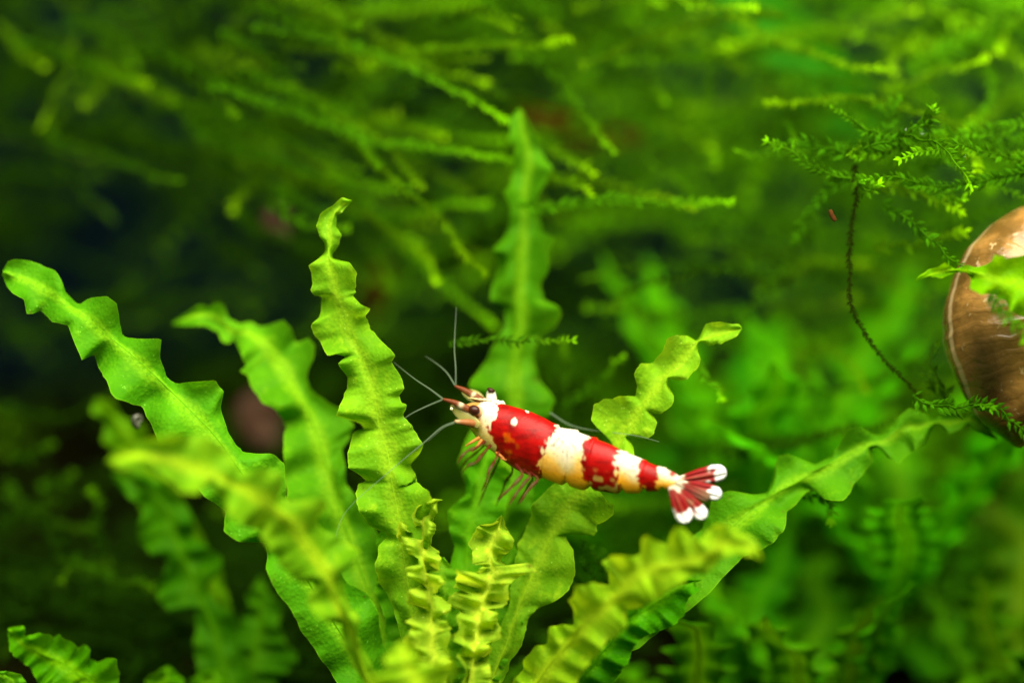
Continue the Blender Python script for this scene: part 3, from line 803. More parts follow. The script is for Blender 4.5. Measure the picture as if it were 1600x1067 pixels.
# clump at the top right
c3 = thing('moss_clump', 'blurred bright moss with yellow tips at the top right corner', 'moss', P(1420, -20, 3.5), 'moss clumps')
S3 = [([(1010, 2), (1080, 6), (1172, 14)], [1.73, 1.44], ML), ([(1140, 20), (1200, 55), (1270, 85), (1320, 100), (1368, 110)], [2.02, 1.44], ML), ([(1380, 150), (1430, 125), (1490, 108), (1540, 94)], [2.16, 1.73], ML),
      ([(1440, 60), (1410, 82), (1390, 108)], [2.45, 2.30], ML), ([(1600, 20), (1570, 50), (1562, 80)], [2.45, 2.16], ML), ([(1520, 60), (1480, 70), (1430, 75)], [2.59, 2.45], ML),
      ([(1550, 100), (1545, 150), (1530, 180), (1505, 198)], [1.87, 1.58], MG), ([(1440, 140), (1465, 170), (1478, 200)], [1.87, 1.73], MG), ([(1200, 60), (1300, 30), (1400, 5)], [3.60, 3.31], MG),
      ([(1220, 185), (1235, 200), (1245, 220)], [1.44, 1.30], MG), ([(1010, 10), (1015, 80), (1030, 150)], [2.88, 2.59], MD), ([(1110, 60), (1112, 160), (1118, 250)], [2.88, 2.59], MD),
      ([(1600, 140), (1560, 170), (1520, 190)], [2.88, 2.59], ML), ([(1330, 60), (1360, 30), (1420, 20)], [3.02, 2.88], ML), ([(1030, 190), (1070, 215), (1110, 230)], [3.17, 3.02], ML)]
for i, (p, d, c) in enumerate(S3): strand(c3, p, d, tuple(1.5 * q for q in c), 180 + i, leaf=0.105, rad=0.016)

# more strands of the same clumps, running sideways and sagging
def fill_strands(clump, n, x0, x1, y0, y1, dlo, dhi, slope, seed, avoid=None, dirs=(1,), tint=1.0, thick=1.0):
    rg = np.random.default_rng(seed)
    k = 0
    while k < n:
        x, y, d = rg.uniform(x0, x1), rg.uniform(y0, y1), rg.uniform(dlo, dhi)
        if avoid and math.hypot((x - avoid[0]) / avoid[2], (y - avoid[1]) / avoid[3]) < 1: continue
        L = rg.uniform(110, 330); sgn = rg.choice(dirs); sl = rg.normal(slope, 0.22)
        q = [(x, y), (x + sgn * L * 0.5, y + sl * L * 0.45 + rg.normal() * 12), (x + sgn * L, y + sl * L + rg.normal() * 20 + 12)]
        strand(clump, q, [d, d - rg.uniform(0, 0.7)], tuple(q * tint for q in [MD, MG, MG, ML][rg.integers(0, 4)]), seed * 100 + k, leaf=rg.uniform(0.085, 0.125) * thick, rad=0.014 * thick, fade=rg.uniform(0.2, 1.0))
        k += 1


fill_strands(c1, 32, -80, 420, -40, 300, 2.0, 6.0, 0.30, 31, (120, 330, 260, 110), tint=0.7)
fill_strands(c2, 38, 330, 820, -30, 330, 1.6, 4.8, 0.34, 32, tint=0.85)
fill_strands(c3, 34, 980, 1640, -30, 260, 2.0, 5.0, 0.15, 33, dirs=(1, -1))
fill_strands(c3, 12, 1360, 1660, -40, 110, 2.4, 4.6, 0.1, 35, dirs=(1, -1), tint=2.0, thick=1.7)

# the sharper, darker moss beside the snail
c4 = thing('moss_clump', 'nearly sharp dark feathery moss branching left of the brown snail shell', 'moss', P(1335, 280, 0.5), 'moss clumps')
NS = (0.030, 0.120, 0.0015)
S4 = [(y3([(880, 735), (800, 722), (700, 690), (620, 635), (530, 590)]), [0.5, 0.4], MG, 0.6), (y3([(850, 640), (760, 610), (680, 600), (560, 610)]), [0.7, 0.6], NS, 0.3),
      (y3([(1700, 500), (1500, 535), (1350, 555), (1200, 590), (1040, 620), (900, 650)]), [0.9, 0.5], MG, 0.3), (y3([(930, 620), (1060, 580), (1120, 535), (1180, 520)]), [0.4, 0.35], NS, 0.2),
      (y3([(1180, 540), (1205, 500), (1222, 460)]), [0.35, 0.3], MG, 0.5), (y3([(1030, 590), (1045, 500), (1060, 420)]), [0.8, 0.8], NS, 0.3), (y3([(980, 600), (1010, 520), (1020, 450)]), [1.0, 1.0], NS, 0.2),
      (y3([(1700, 700), (1500, 745), (1350, 770), (1200, 765), (1080, 745), (940, 745)]), [0.5, 0.3], NS, 0.5), (y3([(1700, 560), (1450, 620), (1300, 650), (1150, 680), (960, 660)]), [1.2, 0.9], MG, 0.2),
      (y3([(900, 740), (940, 800), (990, 780)]), [0.35, 0.25], MG, 1.0), (y3([(960, 770), (1150, 800), (1250, 840), (1325, 870)]), [0.9, 0.7], ML, 1.0), (y3([(1100, 770), (1250, 800), (1340, 840)]), [0.6, 0.5], MG, 0.8),
      (y3([(860, 740), (780, 810), (720, 880), (640, 1000)]), [0.9, 1.1], NS, 0.2), (y3([(870, 700), (880, 820), (860, 960), (855, 1067)]) + y4([(450, 200), (460, 320), (480, 420), (520, 530), (560, 600), (640, 690), (720, 760), (800, 830)]), [0.6, 0.3, 0.4], (0.016, 0.030, 0.0015), 0.1),
      (y4([(610, 0), (700, 50), (760, 100), (820, 150), (870, 200), (940, 250)]), [0.6, 0.2], NS, 0.2), (y4([(560, 190), (680, 165), (780, 155), (880, 130), (950, 112)]), [1.2, 0.8], ML, 1.0),
      (y4([(330, 40), (250, 170), (150, 300), (60, 440), (0, 540)]), [1.6, 1.9], MD, 0.1), (y4([(880, 830), (860, 760), (815, 690), (820, 595)]), [0.6, 0.5], MD, 0.2), (y4([(900, 840), (830, 780), (790, 720)]), [0.7, 0.7], MD, 0.2),
      (y4([(740, 800), (860, 845), (980, 840), (1060, 850)]), [0.2, -0.2], NS, 0.2), (y4([(1060, 370), (1100, 430), (1150, 490), (1210, 555)]), [-0.75, -0.85], MG, 0.4), (y4([(1000, 830), (1080, 850), (1150, 900), (1230, 970)]), [-0.1, -0.3], NS, 0.3),
      (y5([(735, 775), (755, 830), (795, 880)]), [1.0, 0.8], MG, 0.8), (y3([(1340, 600), (1380, 660), (1400, 700)]), [0.8, 0.7], ML, 0.9), ([(1250, 770), (1290, 785), (1300, 810)], [0.7, 0.6], MG, 0.6)]
for i, (p, d, c, fd) in enumerate(S4): strand(c4, p, d, c if i == 13 else tuple(1.5 * q for q in c), 220 + i, leaf=0.055 if i == 13 else 0.125, rad=0.008 if i == 13 else 0.012, fade=fd, wob=0.03 if i == 13 else 0.012)
fill_strands(c4, 10, 1290, 1640, 190, 310, 0.3, 1.4, -0.08, 36, dirs=(1, -1), tint=1.3)
fill_strands(c4, 22, 1080, 1560, 300, 760, 2.2, 4.5, -0.1, 34, dirs=(1, -1))

# dark moss low on the left and between the leaves
c5 = thing('moss_clump', 'very dark blurred moss strands low on the left, above the bottom left leaf', 'moss', P(60, 960, 2.2), 'moss clumps')
S5 = [([(100, 875), (150, 890), (190, 910), (235, 920)], [2.2, 1.8], MG), ([(60, 800), (90, 860), (100, 900)], [2, 1.9], MD), ([(160, 860), (150, 820), (150, 778)], [2.6, 2.3], MG),
      ([(20, 720), (50, 710), (78, 695)], [3, 2.8], MG), ([(60, 760), (90, 755), (115, 745)], [3, 2.8], MG), ([(0, 830), (50, 790), (80, 780)], [2.4, 2.2], MD),
      ([(0, 900), (80, 905), (170, 880)], [3, 3], MD), ([(0, 640), (100, 650), (200, 600)], [3.4, 3.2], MD), ([(0, 750), (60, 810), (140, 830)], [3, 2.6], MD), ([(110, 960), (170, 930), (260, 930)], [2.6, 2.4], MD)]
for i, (p, d, c) in enumerate(S5): strand(c5, p, d, c, 260 + i, leaf=0.12, rad=0.02, fade=0.6)
c6 = thing('moss_clump', 'short dark moss sprig in the gap right of the scalloped leaf base', 'moss', P(930, 940, 0.6), 'moss clumps')
for i, (p, d) in enumerate([([(950, 950), (925, 900), (905, 850)], [0.6, 0.5]), ([(945, 940), (940, 890), (930, 860)], [0.7, 0.6]), ([(930, 950), (910, 920), (895, 880)], [0.8, 0.7]), ([(960, 930), (950, 900), (948, 870)], [0.8, 0.8])]):
    strand(c6, p, d, (0.020, 0.090, 0.0015), 280 + i, leaf=0.09, rad=0.012, fade=0.3)

# the far mass of moss nobody could count: left bank's shade is put into its darker colour, right one brighter
def moss_bank(seed, count, x0, x1, ylo, yhi, dlo, dhi, hollow, color, label, leaf=0.21, fade=0.5, low=0.0):
    rng = np.random.default_rng(seed)
    VV, FF, UU, off, n_far = [], [], [], 0, 0
    while n_far < count:
        px = rng.uniform(x0, x1); py = rng.uniform(ylo, yhi); d = rng.uniform(dlo, dhi)
        if rng.random() < sum(a * math.exp(-((px - cx) / sx) ** 2 - ((py - cy) / sy) ** 2) for cx, cy, sx, sy, a in hollow): continue
        if low: py = 1067.0
        n_far += 1
        dirn = np.array([rng.choice([-1, 1]) * rng.uniform(0.5, 1), rng.normal() * 0.25, rng.normal() * 0.45 - 0.1])
        L = rng.uniform(1.2, 3.4)
        b = P(px, py, d)
        if low: b[2] = rng.uniform(0.1, low)
        if b[2] < 0.2: b[2] = 0.2
        t = np.linspace(0, 1, 10)[:, None]
        path = b + nrm(dirn) * L * t + np.array([0, 0, -0.35]) * (t ** 2) * L + rng.normal(size=3) * 0.15 * t ** 2
        v, f, u = strand_geo(path, leaf, 0.035, rng, gap=0.15, fade=fade)
        VV.append(v); FF += [[i + off for i in q] for q in f]; UU.append(u); off += len(v)
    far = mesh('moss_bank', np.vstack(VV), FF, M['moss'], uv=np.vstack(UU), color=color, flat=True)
    tag(far, label, 'moss', kind='stuff')


HL = [(60, 480, 330, 260, 0.985), (985, 390, 140, 170, 0.985), (130, 900, 330, 280, 0.97)]
moss_bank(77, 480, -600, 900, -420, 1000, 5.0, 13, HL, (0.020, 0.068, 0.0012), 'bank of blurred moss across the left background, shade put into its dark colour')
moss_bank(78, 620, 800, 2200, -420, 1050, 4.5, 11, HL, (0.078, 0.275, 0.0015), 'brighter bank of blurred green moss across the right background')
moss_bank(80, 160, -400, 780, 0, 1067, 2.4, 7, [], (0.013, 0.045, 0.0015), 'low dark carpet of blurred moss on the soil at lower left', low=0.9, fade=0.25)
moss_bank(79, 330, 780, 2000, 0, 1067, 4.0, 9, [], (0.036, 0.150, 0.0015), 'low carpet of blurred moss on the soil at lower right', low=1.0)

# ------------------------------------------------------------------ shrimp
sh = thing('shrimp', 'red and white banded shrimp perched over the green plant, facing left', 'shrimp', P(880, 790, -0.1))
ST = [((722, 634), (722, 648)), ((738, 628), (732, 660)), ((752, 626), (742, 674)), ((768, 626), (751, 686)), ((785, 630), (763, 698)), ((803, 635), (778, 709)), ((825, 642), (798, 724)), ((847, 653), (820, 737)),
      ((866, 664), (842, 743)), ((882, 669), (858, 750)), ((905, 675), (882, 757)), ((925, 683), (906, 763)), ((950, 692), (931, 766)), ((975, 705), (956, 768)), ((993, 712), (976, 769)), ((1010, 720), (996, 768)),
      ((1025, 727), (1013, 766)), ((1042, 733), (1030, 764)), ((1056, 740), (1046, 764)), ((1066, 747), (1058, 762))]
ST = np.array(ST, float)                       # stations; station 1.. matches the pattern numbers + 1
ns = len(ST)
NR, NA = 420, 96
sp = np.linspace(0, ns - 1, NR)


def sdep(px): return 0.06 - 0.52 * (np.asarray(px, float) - 740) / 330.0


def interp_st(arr):
    x = np.arange(ns)
    out = []
    for c in range(arr.shape[1]):
        # monotone-ish smooth interpolation
        p = np.concatenate([[2 * arr[0, c] - arr[1, c]], arr[:, c], [2 * arr[-1, c] - arr[-2, c]]])
        i = np.minimum(sp.astype(int), ns - 2); t = sp - i
        a, b, cc, d = p[i], p[i + 1], p[i + 2], p[i + 3]
        out.append(0.5 * (2 * b + (cc - a) * t + (2 * a - 5 * b + 4 * cc - d) * t * t + (3 * b - a - 3 * cc + d) * t ** 3))
    return np.stack(out, 1)


dors, vent = interp_st(ST[:, 0]), interp_st(ST[:, 1])
mid2 = (dors + vent) / 2
half2 = (dors - vent) / 2
Hh = np.linalg.norm(half2, axis=1) * K
Cw = P(mid2[:, 0], mid2[:, 1], sdep(mid2[:, 0]))
Nw = nrm(np.outer(half2[:, 0], rgt) + np.outer(-half2[:, 1], upv))
Tw = nrm(np.gradient(Cw, axis=0))
Nw = nrm(Nw - (Nw * Tw).sum(1)[:, None] * Tw)
Vw = np.cross(Nw, Tw)
Vw *= np.sign((Vw @ view))[:, None]
ROLL = R(24)
Dw = math.cos(ROLL) * Nw + math.sin(ROLL) * Vw
Lw = -math.sin(ROLL) * Nw + math.cos(ROLL) * Vw      # towards the viewer
a_st = sp - 1.0                                       # pattern coordinate
hgt = Hh * 1.03
wid = Hh * np.interp(a_st, [-1, 0, 1.5, 4, 7, 9, 12, 15, 18], [0.8, 0.85, 0.86, 0.80, 0.76, 0.72, 0.74, 0.85, 1.1])
# overlapping shell rings: each segment swells towards its rear edge, then steps in
edges = [7.35, 9.0, 10.45, 12.55, 14.3, 16.1]
step = np.zeros(NR)
for e0, e1 in zip([0.5] + edges[:-1], edges):
    tt = np.clip((a_st - e0) / (e1 - e0), 0, 1)
    m_ = (a_st >= e0) & (a_st < e1)
    step[m_] = 0.085 * (tt[m_] ** 3)
step = smooth(step, 3)
th = np.linspace(0, 2 * np.pi, NA, endpoint=False)
cs, sn = np.cos(th), np.sin(th)
# side plates hang lower than the belly: make the lower half a little boxy, belly flat
rowP = []
for i in range(NR):
    g = 1 + step[i]
    hh, ww = hgt[i] * g, wid[i] * g
    low = np.clip(-cs, 0, 1)
    x = ww * np.sign(sn) * np.abs(sn) ** (1 - 0.22 * low)
    y = hh * np.where(cs < 0, -np.abs(cs) ** 1.0, cs)
    rowP.append(Cw[i] + np.outer(y, Dw[i]) + np.outer(x, Lw[i]))
BV = np.stack(rowP)                              # NR x NA x 3
# scalloped lower edge of the side plates
vang = np.minimum(th, 2 * np.pi - th) / np.pi        # 0 dorsal .. 1 belly
for e in edges[1:]:
    notch = np.exp(-((a_st - e - 0.05) / 0.22) ** 2)[:, None] * np.clip((vang - 0.62) / 0.25, 0, 1)[None]
    BV += (notch * 0.045)[..., None] * Dw[:, None]


def srel(v):
    r = v - camp
    dz = r @ fwd
    return np.stack([800 + (r @ rgt) / dz * FOCUS / K, 533.5 - (r @ upv) / dz * FOCUS / K], -1)


AA = np.broadcast_to(a_st[:, None], (NR, NA)); VA = np.broadcast_to(vang[None], (NR, NA))
n_a = noise3(BV, 9.0) - 0.5; n_b = noise3(BV, 22.0) - 0.5; n_c = noise3(BV + 7, 45.0) - 0.5; n_d = noise3(BV + 3, 60.0)
rag = 0.5 * n_a + 0.8 * n_b + 0.75 * n_c


def bound(vals, amp=1.0):
    return AA - (np.interp(VA, [0, 0.3, 0.48, 0.68], vals) + amp * rag)


def sstep(x, w=0.07): return np.clip(x / w + 0.5, 0, 1)[..., None]


RED = np.array([0.25, 0.0022, 0.0018]); WHT = np.array([0.50, 0.455, 0.345]); YEL = np.array([0.60, 0.44, 0.13]); ORG = np.array([0.74, 0.32, 0.012]); FACE = np.array([0.24, 0.13, 0.03])
red = RED * (1 - 0.35 * np.clip(n_a * 2, 0, 1))[..., None]
red = red + (np.array([0.45, 0.10, 0.0]) - red) * (np.clip((n_b - 0.13) * 6, 0, 1) * np.clip((VA - 0.30) * 5, 0, 1) * np.clip((6.2 - AA) / 2, 0, 1) * 0.9)[..., None]
n_e = noise3(BV @ np.array([[1, 0, 0], [0, 1, 0], [0, 0, 2.6]]) + 11, 17.0) - 0.5
red = red * (1 - 0.38 * np.clip(n_e * 3, 0, 1))[..., None] + np.array([0.05, 0.0, 0.0]) * np.clip(-n_e * 3, 0, 1)[..., None]
wh = WHT + (YEL - WHT) * np.clip((VA - 0.27 + 0.25 * n_a) * 4, 0, 1)[..., None]
wh = wh + (ORG - wh) * (np.clip((VA - 0.43 + 0.25 * n_a) * 6, 0, 1) * np.clip((AA - 6.5) / 1, 0, 1))[..., None]
wh = wh * (1 - 0.55 * np.clip((n_d - 0.66) * 8, 0, 1) * np.clip((0.55 - VA) * 4, 0, 1))[..., None]
colr = np.broadcast_to(FACE, (NR, NA, 3)).copy()
colr = colr * (0.8 + 0.8 * (n_b[..., None] + 0.2))
for b_, target in [((0.75, 0.75, 0.85, 0.7), wh), ((2.55, 3.2, 3.3, 4.2), red), ((7.2, 7.3, 7.15, 7.3), wh), ((10.0, 9.8, 10.0, 10.7), red), ((12.0, 12.0, 12.25, 12.5), wh), ((14.0, 13.85, 14.1, 14.4), red), ((15.7, 15.55, 15.5, 15.7), wh)]:
    f_ = sstep(bound(b_, 0.75), 0.16)
    colr = colr * (1 - f_) + target * f_
# translucent yellow gaps low on the red tail rings, dark belly line, white dots
gap_ = np.clip((VA - 0.42) * 6, 0, 1) * np.clip((n_b + 0.02) * 7, 0, 1) * ((AA > 10.6) & (AA < 12.4))
colr = colr + (np.array([0.45, 0.30, 0.06]) - colr) * (0.8 * gap_)[..., None]
BP = srel(BV)
for (x, y, r_) in [(804, 659, 5.5), (823.5, 642, 3.0), (866, 700, 2.4), (1058, 746, 0)]:
    near = np.hypot(BP[..., 0] - x, BP[..., 1] - y) + 3 * n_c
    f_ = (np.clip((r_ - near) / 1.2 + 0.5, 0, 1) * (sn > -0.4)[None])[..., None] if r_ else 0
    colr = colr * (1 - f_) + WHT * f_
top = np.exp(-((AA - 16.9) / 0.4) ** 2) * np.clip((0.28 - VA) * 8, 0, 1)
colr = colr + (RED - colr) * top[..., None]
face_red = np.exp(-(((BP[..., 0] - 742) / 9) ** 2 + ((BP[..., 1] - 655) / 9) ** 2))
colr = colr + (np.array([0.42, 0.06, 0.01]) - colr) * (0.6 * face_red)[..., None]
fc = grid_faces(NR, NA, True)
caps = [list(range(NA))[::-1], list(range((NR - 1) * NA, NR * NA))]
body = mesh('body', BV.reshape(-1, 3), [list(q) for q in fc] + caps, M['shrimp'], sh, col=np.clip(colr, 0, 1).reshape(-1, 3))

WP = lambda x, y, dd=0.0: P(x, y, sdep(x) + dd)


def colored_tube(name, pts, rad, colf, mat, parent, sides=8, n=40, squash=1.0, wob=0.0, seed=0):
    path = catmull(np.array(pts), n)
    t = np.linspace(0, 1, n)
    r = np.interp(t, np.linspace(0, 1, len(rad)), rad)
    v, f = tube(path, r, sides, squash)
    tv = np.concatenate([np.repeat(t, sides), [0, 1]])
    return mesh(name, v, f, mat, parent, col=np.array([colf(x) for x in tv]))


def banded(c1, c2, marks, w=0.05):
    def f(t):
        k = 0
        for m in marks: k = max(k, math.exp(-((t - m) / w) ** 2))
        return np.array(c1) * (1 - k) + np.array(c2) * k
    return f


# rostrum: a flat toothed spike between the eyes
rp = catmull(np.array([WP(786, 631, 0.06), WP(765, 626, 0.07), WP(748, 624, 0.08), WP(731, 621, 0.08)]), 40)
tt = np.linspace(0, 1, 40)
rr = np.interp(tt, [0, .6, 1], [0.045, 0.024, 0.004]) * (1 + 0.25 * np.maximum(0, np.sin(tt * 50)))
v, f = tube(rp, rr, 8, 0.5, hint=view)
mesh('rostrum', v, f, M['limb'], sh, col=np.array([WHT * (1 - t) + np.array([0.5, 0.35, 0.12]) * t for t in np.concatenate([np.repeat(tt, 8), [0, 1]])]))

# eyes on stalks
for k, (ex, ey, ed, bx_, by_, bd) in enumerate([(741, 640.5, -0.20, 752, 646, -0.08), (767, 613, 0.26, 768, 626, 0.2)]):
    st_ = colored_tube('eyestalk', [WP(bx_, by_, bd), WP((ex + bx_) / 2, (ey + by_) / 2, (ed + bd) / 2), WP(ex, ey, ed)], [0.05, 0.046, 0.040] if k == 0 else [0.05, 0.045, 0.038], (lambda t: WHT) if k else banded((0.6, 0.45, 0.25), (0.45, 0.08, 0.02), [1.0], 0.4), M['limb'], sh, 10, 12)
    c = WP(ex, ey, ed)
    axw = nrm(Tw[60] * 0.9 + np.array([0, 0, 0.1]))
    e2 = nrm(np.cross(axw, view)); e3 = np.cross(axw, e2)
    if k == 0:
        v, f = ellipsoid(c, [axw * 0.050, e2 * 0.040, e3 * 0.042])
    else:
        v, f = ellipsoid(P(767, 609.5, 0.22), [axw * 0.036, e2 * 0.020, e3 * 0.036])
    mesh('eye', v, f, M['eye'], sh)

RB = (0.12, 0.026, 0.006); CR = (0.5, 0.42, 0.26)
# antennules: reddish stalks, thin feelers
for pts, marks, fl in [([(746, 648, -0.14), (728, 638, -0.2), (710, 629, -0.24), (692, 623.5, -0.26)], [0.52], [[(692, 623, -0.26), (672, 608, -0.2), (648, 592, -0.1), (615, 566, 0.1)], [(692, 624, -0.26), (668, 634, -0.3), (645, 645, -0.4), (628, 656, -0.5)]]),
                       ([(752, 627, 0.16), (738, 617, 0.14), (724, 609, 0.12), (711, 603, 0.1)], [0.34], [[(711, 602, 0.1), (698, 582, 0.15), (682, 568, 0.2), (664, 556, 0.3)], [(712, 602, 0.1), (712, 575, 0.1), (710, 540, 0.15), (713, 480, 0.3)]])]:
    o = colored_tube('antennule', [WP(*p) for p in pts], [0.040, 0.032, 0.025, 0.011], banded(RB, CR, marks, 0.055), M['stalk'], sh, 8, 30)
    for fpts in fl:
        path = catmull(np.array([WP(*p) for p in fpts]), 30)
        v, f = tube(path, np.linspace(0.009, 0.002, 30), 6)
        mesh('flagellum', v, f, M['feeler'], o)
    # dot of white pigment under the stalk tip
for x, y, r_ in [(705.5, 638.5, 0.013)]:
    v, f = ellipsoid(WP(x, y, -0.24), np.eye(3) * r_, 10, 8)
    mesh('pigment_spot', v, f, plain('white_spot', (0.8, 0.72, 0.5), 0.5), sh)
# long antennae with their peduncles
o = colored_tube('antenna', [WP(745, 662, -0.16), WP(728, 660, -0.24), WP(711, 658.5, -0.28)], [0.040, 0.030, 0.016], banded((0.20, 0.07, 0.02), (0.3, 0.2, 0.1), [0.9], 0.1), M['limb'], sh, 8, 20)
for fpts in [[(712, 659, -0.28), (690, 668, -0.3), (664, 690, -0.35), (610, 735, -0.45), (540, 800, -0.6), (520, 860, -0.75)], [(712, 660, -0.27), (694, 668, -0.28), (668, 690, -0.3)]]:
    path = catmull(np.array([WP(*p) for p in fpts]), 50)
    v, f = tube(path, np.interp(np.linspace(0, 1, 50), [0, 0.3, 1], [0.0115, 0.005, 0.0015]), 6)
    mesh('flagellum', v, f, M['feeler'], o)
o = colored_tube('antenna', [WP(758, 636, 0.3), WP(742, 634, 0.34), WP(728, 638, 0.36)], [0.04, 0.034, 0.02], banded((0.20, 0.07, 0.02), (0.3, 0.2, 0.1), [0.9], 0.1), M['limb'], sh, 8, 20)
path = catmull(np.array([P(729, 638, 0.4), P(722, 628, 0.5), P(760, 600, 0.62), P(850, 640, 0.55), P(900, 667, 0.45), P(990, 680, 0.15), P(1030, 690, 0.12)])[:], 70)
v, f = tube(path[34:], np.linspace(0.009, 0.003, 36), 6)
mesh('flagellum', v, f, M['feeler'], o)
v, f = tube(path[:35], np.linspace(0.010, 0.009, 35), 6)
# antennal scales: clear paddles beside the stalks
for pts, dd in [([(748, 664), (728, 652), (704, 634)], -0.2), ([(757, 630), (742, 620), (722, 612)], 0.26)]:
    path = catmull(np.array([WP(x, y, dd) for x, y in pts]), 24)
    t = np.linspace(0, 1, 24)
    v, f = tube(path, 0.052 * np.sin(np.pi * (0.12 + 0.86 * t)) ** 0.7 + 0.003, 8, 0.25, hint=upv)
    mesh('antennal_scale', v, f, M['scale'], sh)

# walking legs
LEG = (0.065, 0.005, 0.003); LT = (0.07, 0.03, 0.01)
legs = [([(757, 690, -.2), (745, 699, -.34), (733, 703, -.42), (722, 712, -.48), (715, 724, -.5)], 0.020),
        ([(766, 696, -.2), (752, 712, -.4), (744, 722, -.5), (732, 727, -.55), (722, 738, -.55)], 0.018),
        ([(780, 706, -.2), (772, 722, -.35), (764, 736, -.42), (760, 752, -.44), (752, 768, -.42)], 0.018),
        ([(806, 726, -.18), (816, 740, -.28), (808, 752, -.34), (796, 764, -.38), (778, 780, -.42)], 0.022),
        ([(818, 734, -.15), (828, 744, -.26), (818, 756, -.3), (806, 772, -.36), (796, 788, -.4)], 0.020),
        ([(828, 738, -.12), (840, 748, -.2), (830, 760, -.26), (822, 770, -.3), (812, 786, -.34)], 0.020),
        ([(762, 690, .2), (750, 702, .3), (738, 712, .38), (728, 720, .4), (720, 734, .45)], 0.017),
        ([(785, 705, .2), (778, 722, .34), (768, 742, .42), (758, 764, .46), (747, 791, .5)], 0.016),
        ([(800, 718, .2), (800, 738, .34), (790, 752, .42), (784, 770, .46), (775, 790, .5)], 0.017),
        ([(822, 732, .2), (832, 746, .32), (826, 758, .4), (818, 772, .44), (808, 789, .5)], 0.017)]
for i, (pts, r0) in enumerate(legs):
    o = colored_tube('leg', [WP(*p) for p in pts], [r0 * 0.8, r0 * 0.65, r0 * 0.55, r0 * 0.9, r0 * 0.5, r0 * 0.6, r0 * 0.2], banded(LEG, LT, [0.27, 0.52, 0.76, 1.0], 0.055), M['leg'], sh, 7, 40)
# small bristles / mouthparts under the head
for pts in [[(748, 684, -.2), (738, 690, -.28), (727, 697, -.3)], [(752, 688, -.2), (746, 697, -.3), (737, 706, -.33)], [(776, 708, -.18), (782, 712, -.25), (788, 716, -.25)], [(780, 711, -.18), (784, 716, -.25), (791, 719, -.25)]]:
    colored_tube('mouthpart', [WP(*p) for p in pts], [0.016, 0.013, 0.005], lambda t: np.array([0.30, 0.10, 0.02]), M['limb'], sh, 6, 14)
# swimming legs: soft leaf-shaped flaps under the tail rings
for i, (x, y) in enumerate([(862, 748), (884, 754), (908, 760), (934, 762), (960, 764)]):
    for side in (-1, 1):
        dd = 0.14 * side
        path = catmull(np.array([WP(x + 3, y - 16, dd * 0.5), WP(x, y - 9, dd * 0.5), WP(x - 3, y + 0.5 - 0.6 * i, dd * 0.5 + 0.05)]), 14)
        t = np.linspace(0, 1, 14)
        v, f = tube(path, 0.05 * np.sin(np.pi * (0.2 + 0.75 * t)), 8, 0.35, hint=Tw[200])
        mesh('swimming_leg', v, f, M['limb'], sh, col=np.tile([[0.62, 0.28, 0.03]], (len(v), 1)))

# tail fan


def fan_blade(name, root, tip, wpx, dtip, dcol, seed, colf=None):
    rng = np.random.default_rng(seed)
    a = WP(*root); b = P(tip[0], tip[1], sdep(tip[0]) + dtip)
    ax = nrm(b - a); L = np.linalg.norm(b - a)
    wv = nrm(np.cross(ax, view)); nv = np.cross(ax, wv)
    n, m = 46, 17
    t = np.linspace(0, 1, n)
    prof = wpx * K * np.interp(t, [0, .15, .45, .75, .9, .97, 1], [.34, .5, .85, 1, .86, .55, .18])
    G = []; Cc = []
    for v in np.linspace(-1, 1, m):
        off = 0.022 * (1 - v * v) + 0.012 * np.sin(t * 5) + 0.008 * np.cos(v * 9)
        p = a + np.outer(t * L, ax) + np.outer(prof * v, wv) + np.outer(off, nv) * -1
        G.append(p)
        nz = noise3(p, 20.0) - 0.5
        wt = np.clip((t + 0.34 * nz + 0.05 * v - 0.67) / 0.06, 0, 1)[:, None]
        c = np.tile(np.array([[0.17, 0.004, 0.005]]), (n, 1))
        ridge = np.clip(1 - abs(v) * 4, 0, 1)
        c = c * (1 - 0.45 * ridge) + np.array([0.20, 0.06, 0.03]) * 0.45 * ridge
        c = c + (np.array([0.16, 0.08, 0.04]) - c) * np.clip((nz + 0.05) * 2.2, 0, 0.7)[:, None]
        base_w = np.clip((0.20 + 0.3 * nz - t) / 0.06, 0, 1)[:, None]
        c = c * (1 - base_w) + WHT * base_w
        c = c * (1 - wt) + np.array([0.60, 0.60, 0.60]) * wt
        if colf is not None: c = colf(t, v, nz, c)
        Cc.append(c)
    G = np.stack(G, 1); Cc = np.stack(Cc, 1)
    back = G + nv * 0.016
    V = np.vstack([G.reshape(-1, 3), back.reshape(-1, 3)])
    f1 = grid_faces(n, m); f2 = f1[:, ::-1] + n * m
    rim = []
    loop = [i * m for i in range(n)] + [(n - 1) * m + j for j in range(1, m)] + [i * m + m - 1 for i in range(n - 2, -1, -1)] + [j for j in range(m - 2, 0, -1)]
    for q in range(len(loop)):
        i0, i1 = loop[q], loop[(q + 1) % len(loop)]
        rim.append([i0, i1, i1 + n * m, i0 + n * m])
    return mesh(name, V, [list(q) for q in f1] + [list(q) for q in f2] + rim, M['fan'], sh, col=np.clip(np.vstack([Cc.reshape(-1, 3)] * 2), 0, 1))


fan_blade('uropod', (1056, 751, 0.10), (1135, 737), 14.5, 0.16, None, 1)
fan_blade('uropod', (1058, 754, 0.02), (1127, 774), 12.5, 0.05, None, 2)
fan_blade('uropod', (1052, 760, -0.10), (1102, 809), 12.5, -0.10, None, 3)
fan_blade('uropod', (1048, 760, -0.16), (1074, 816), 14, -0.18, None, 4)


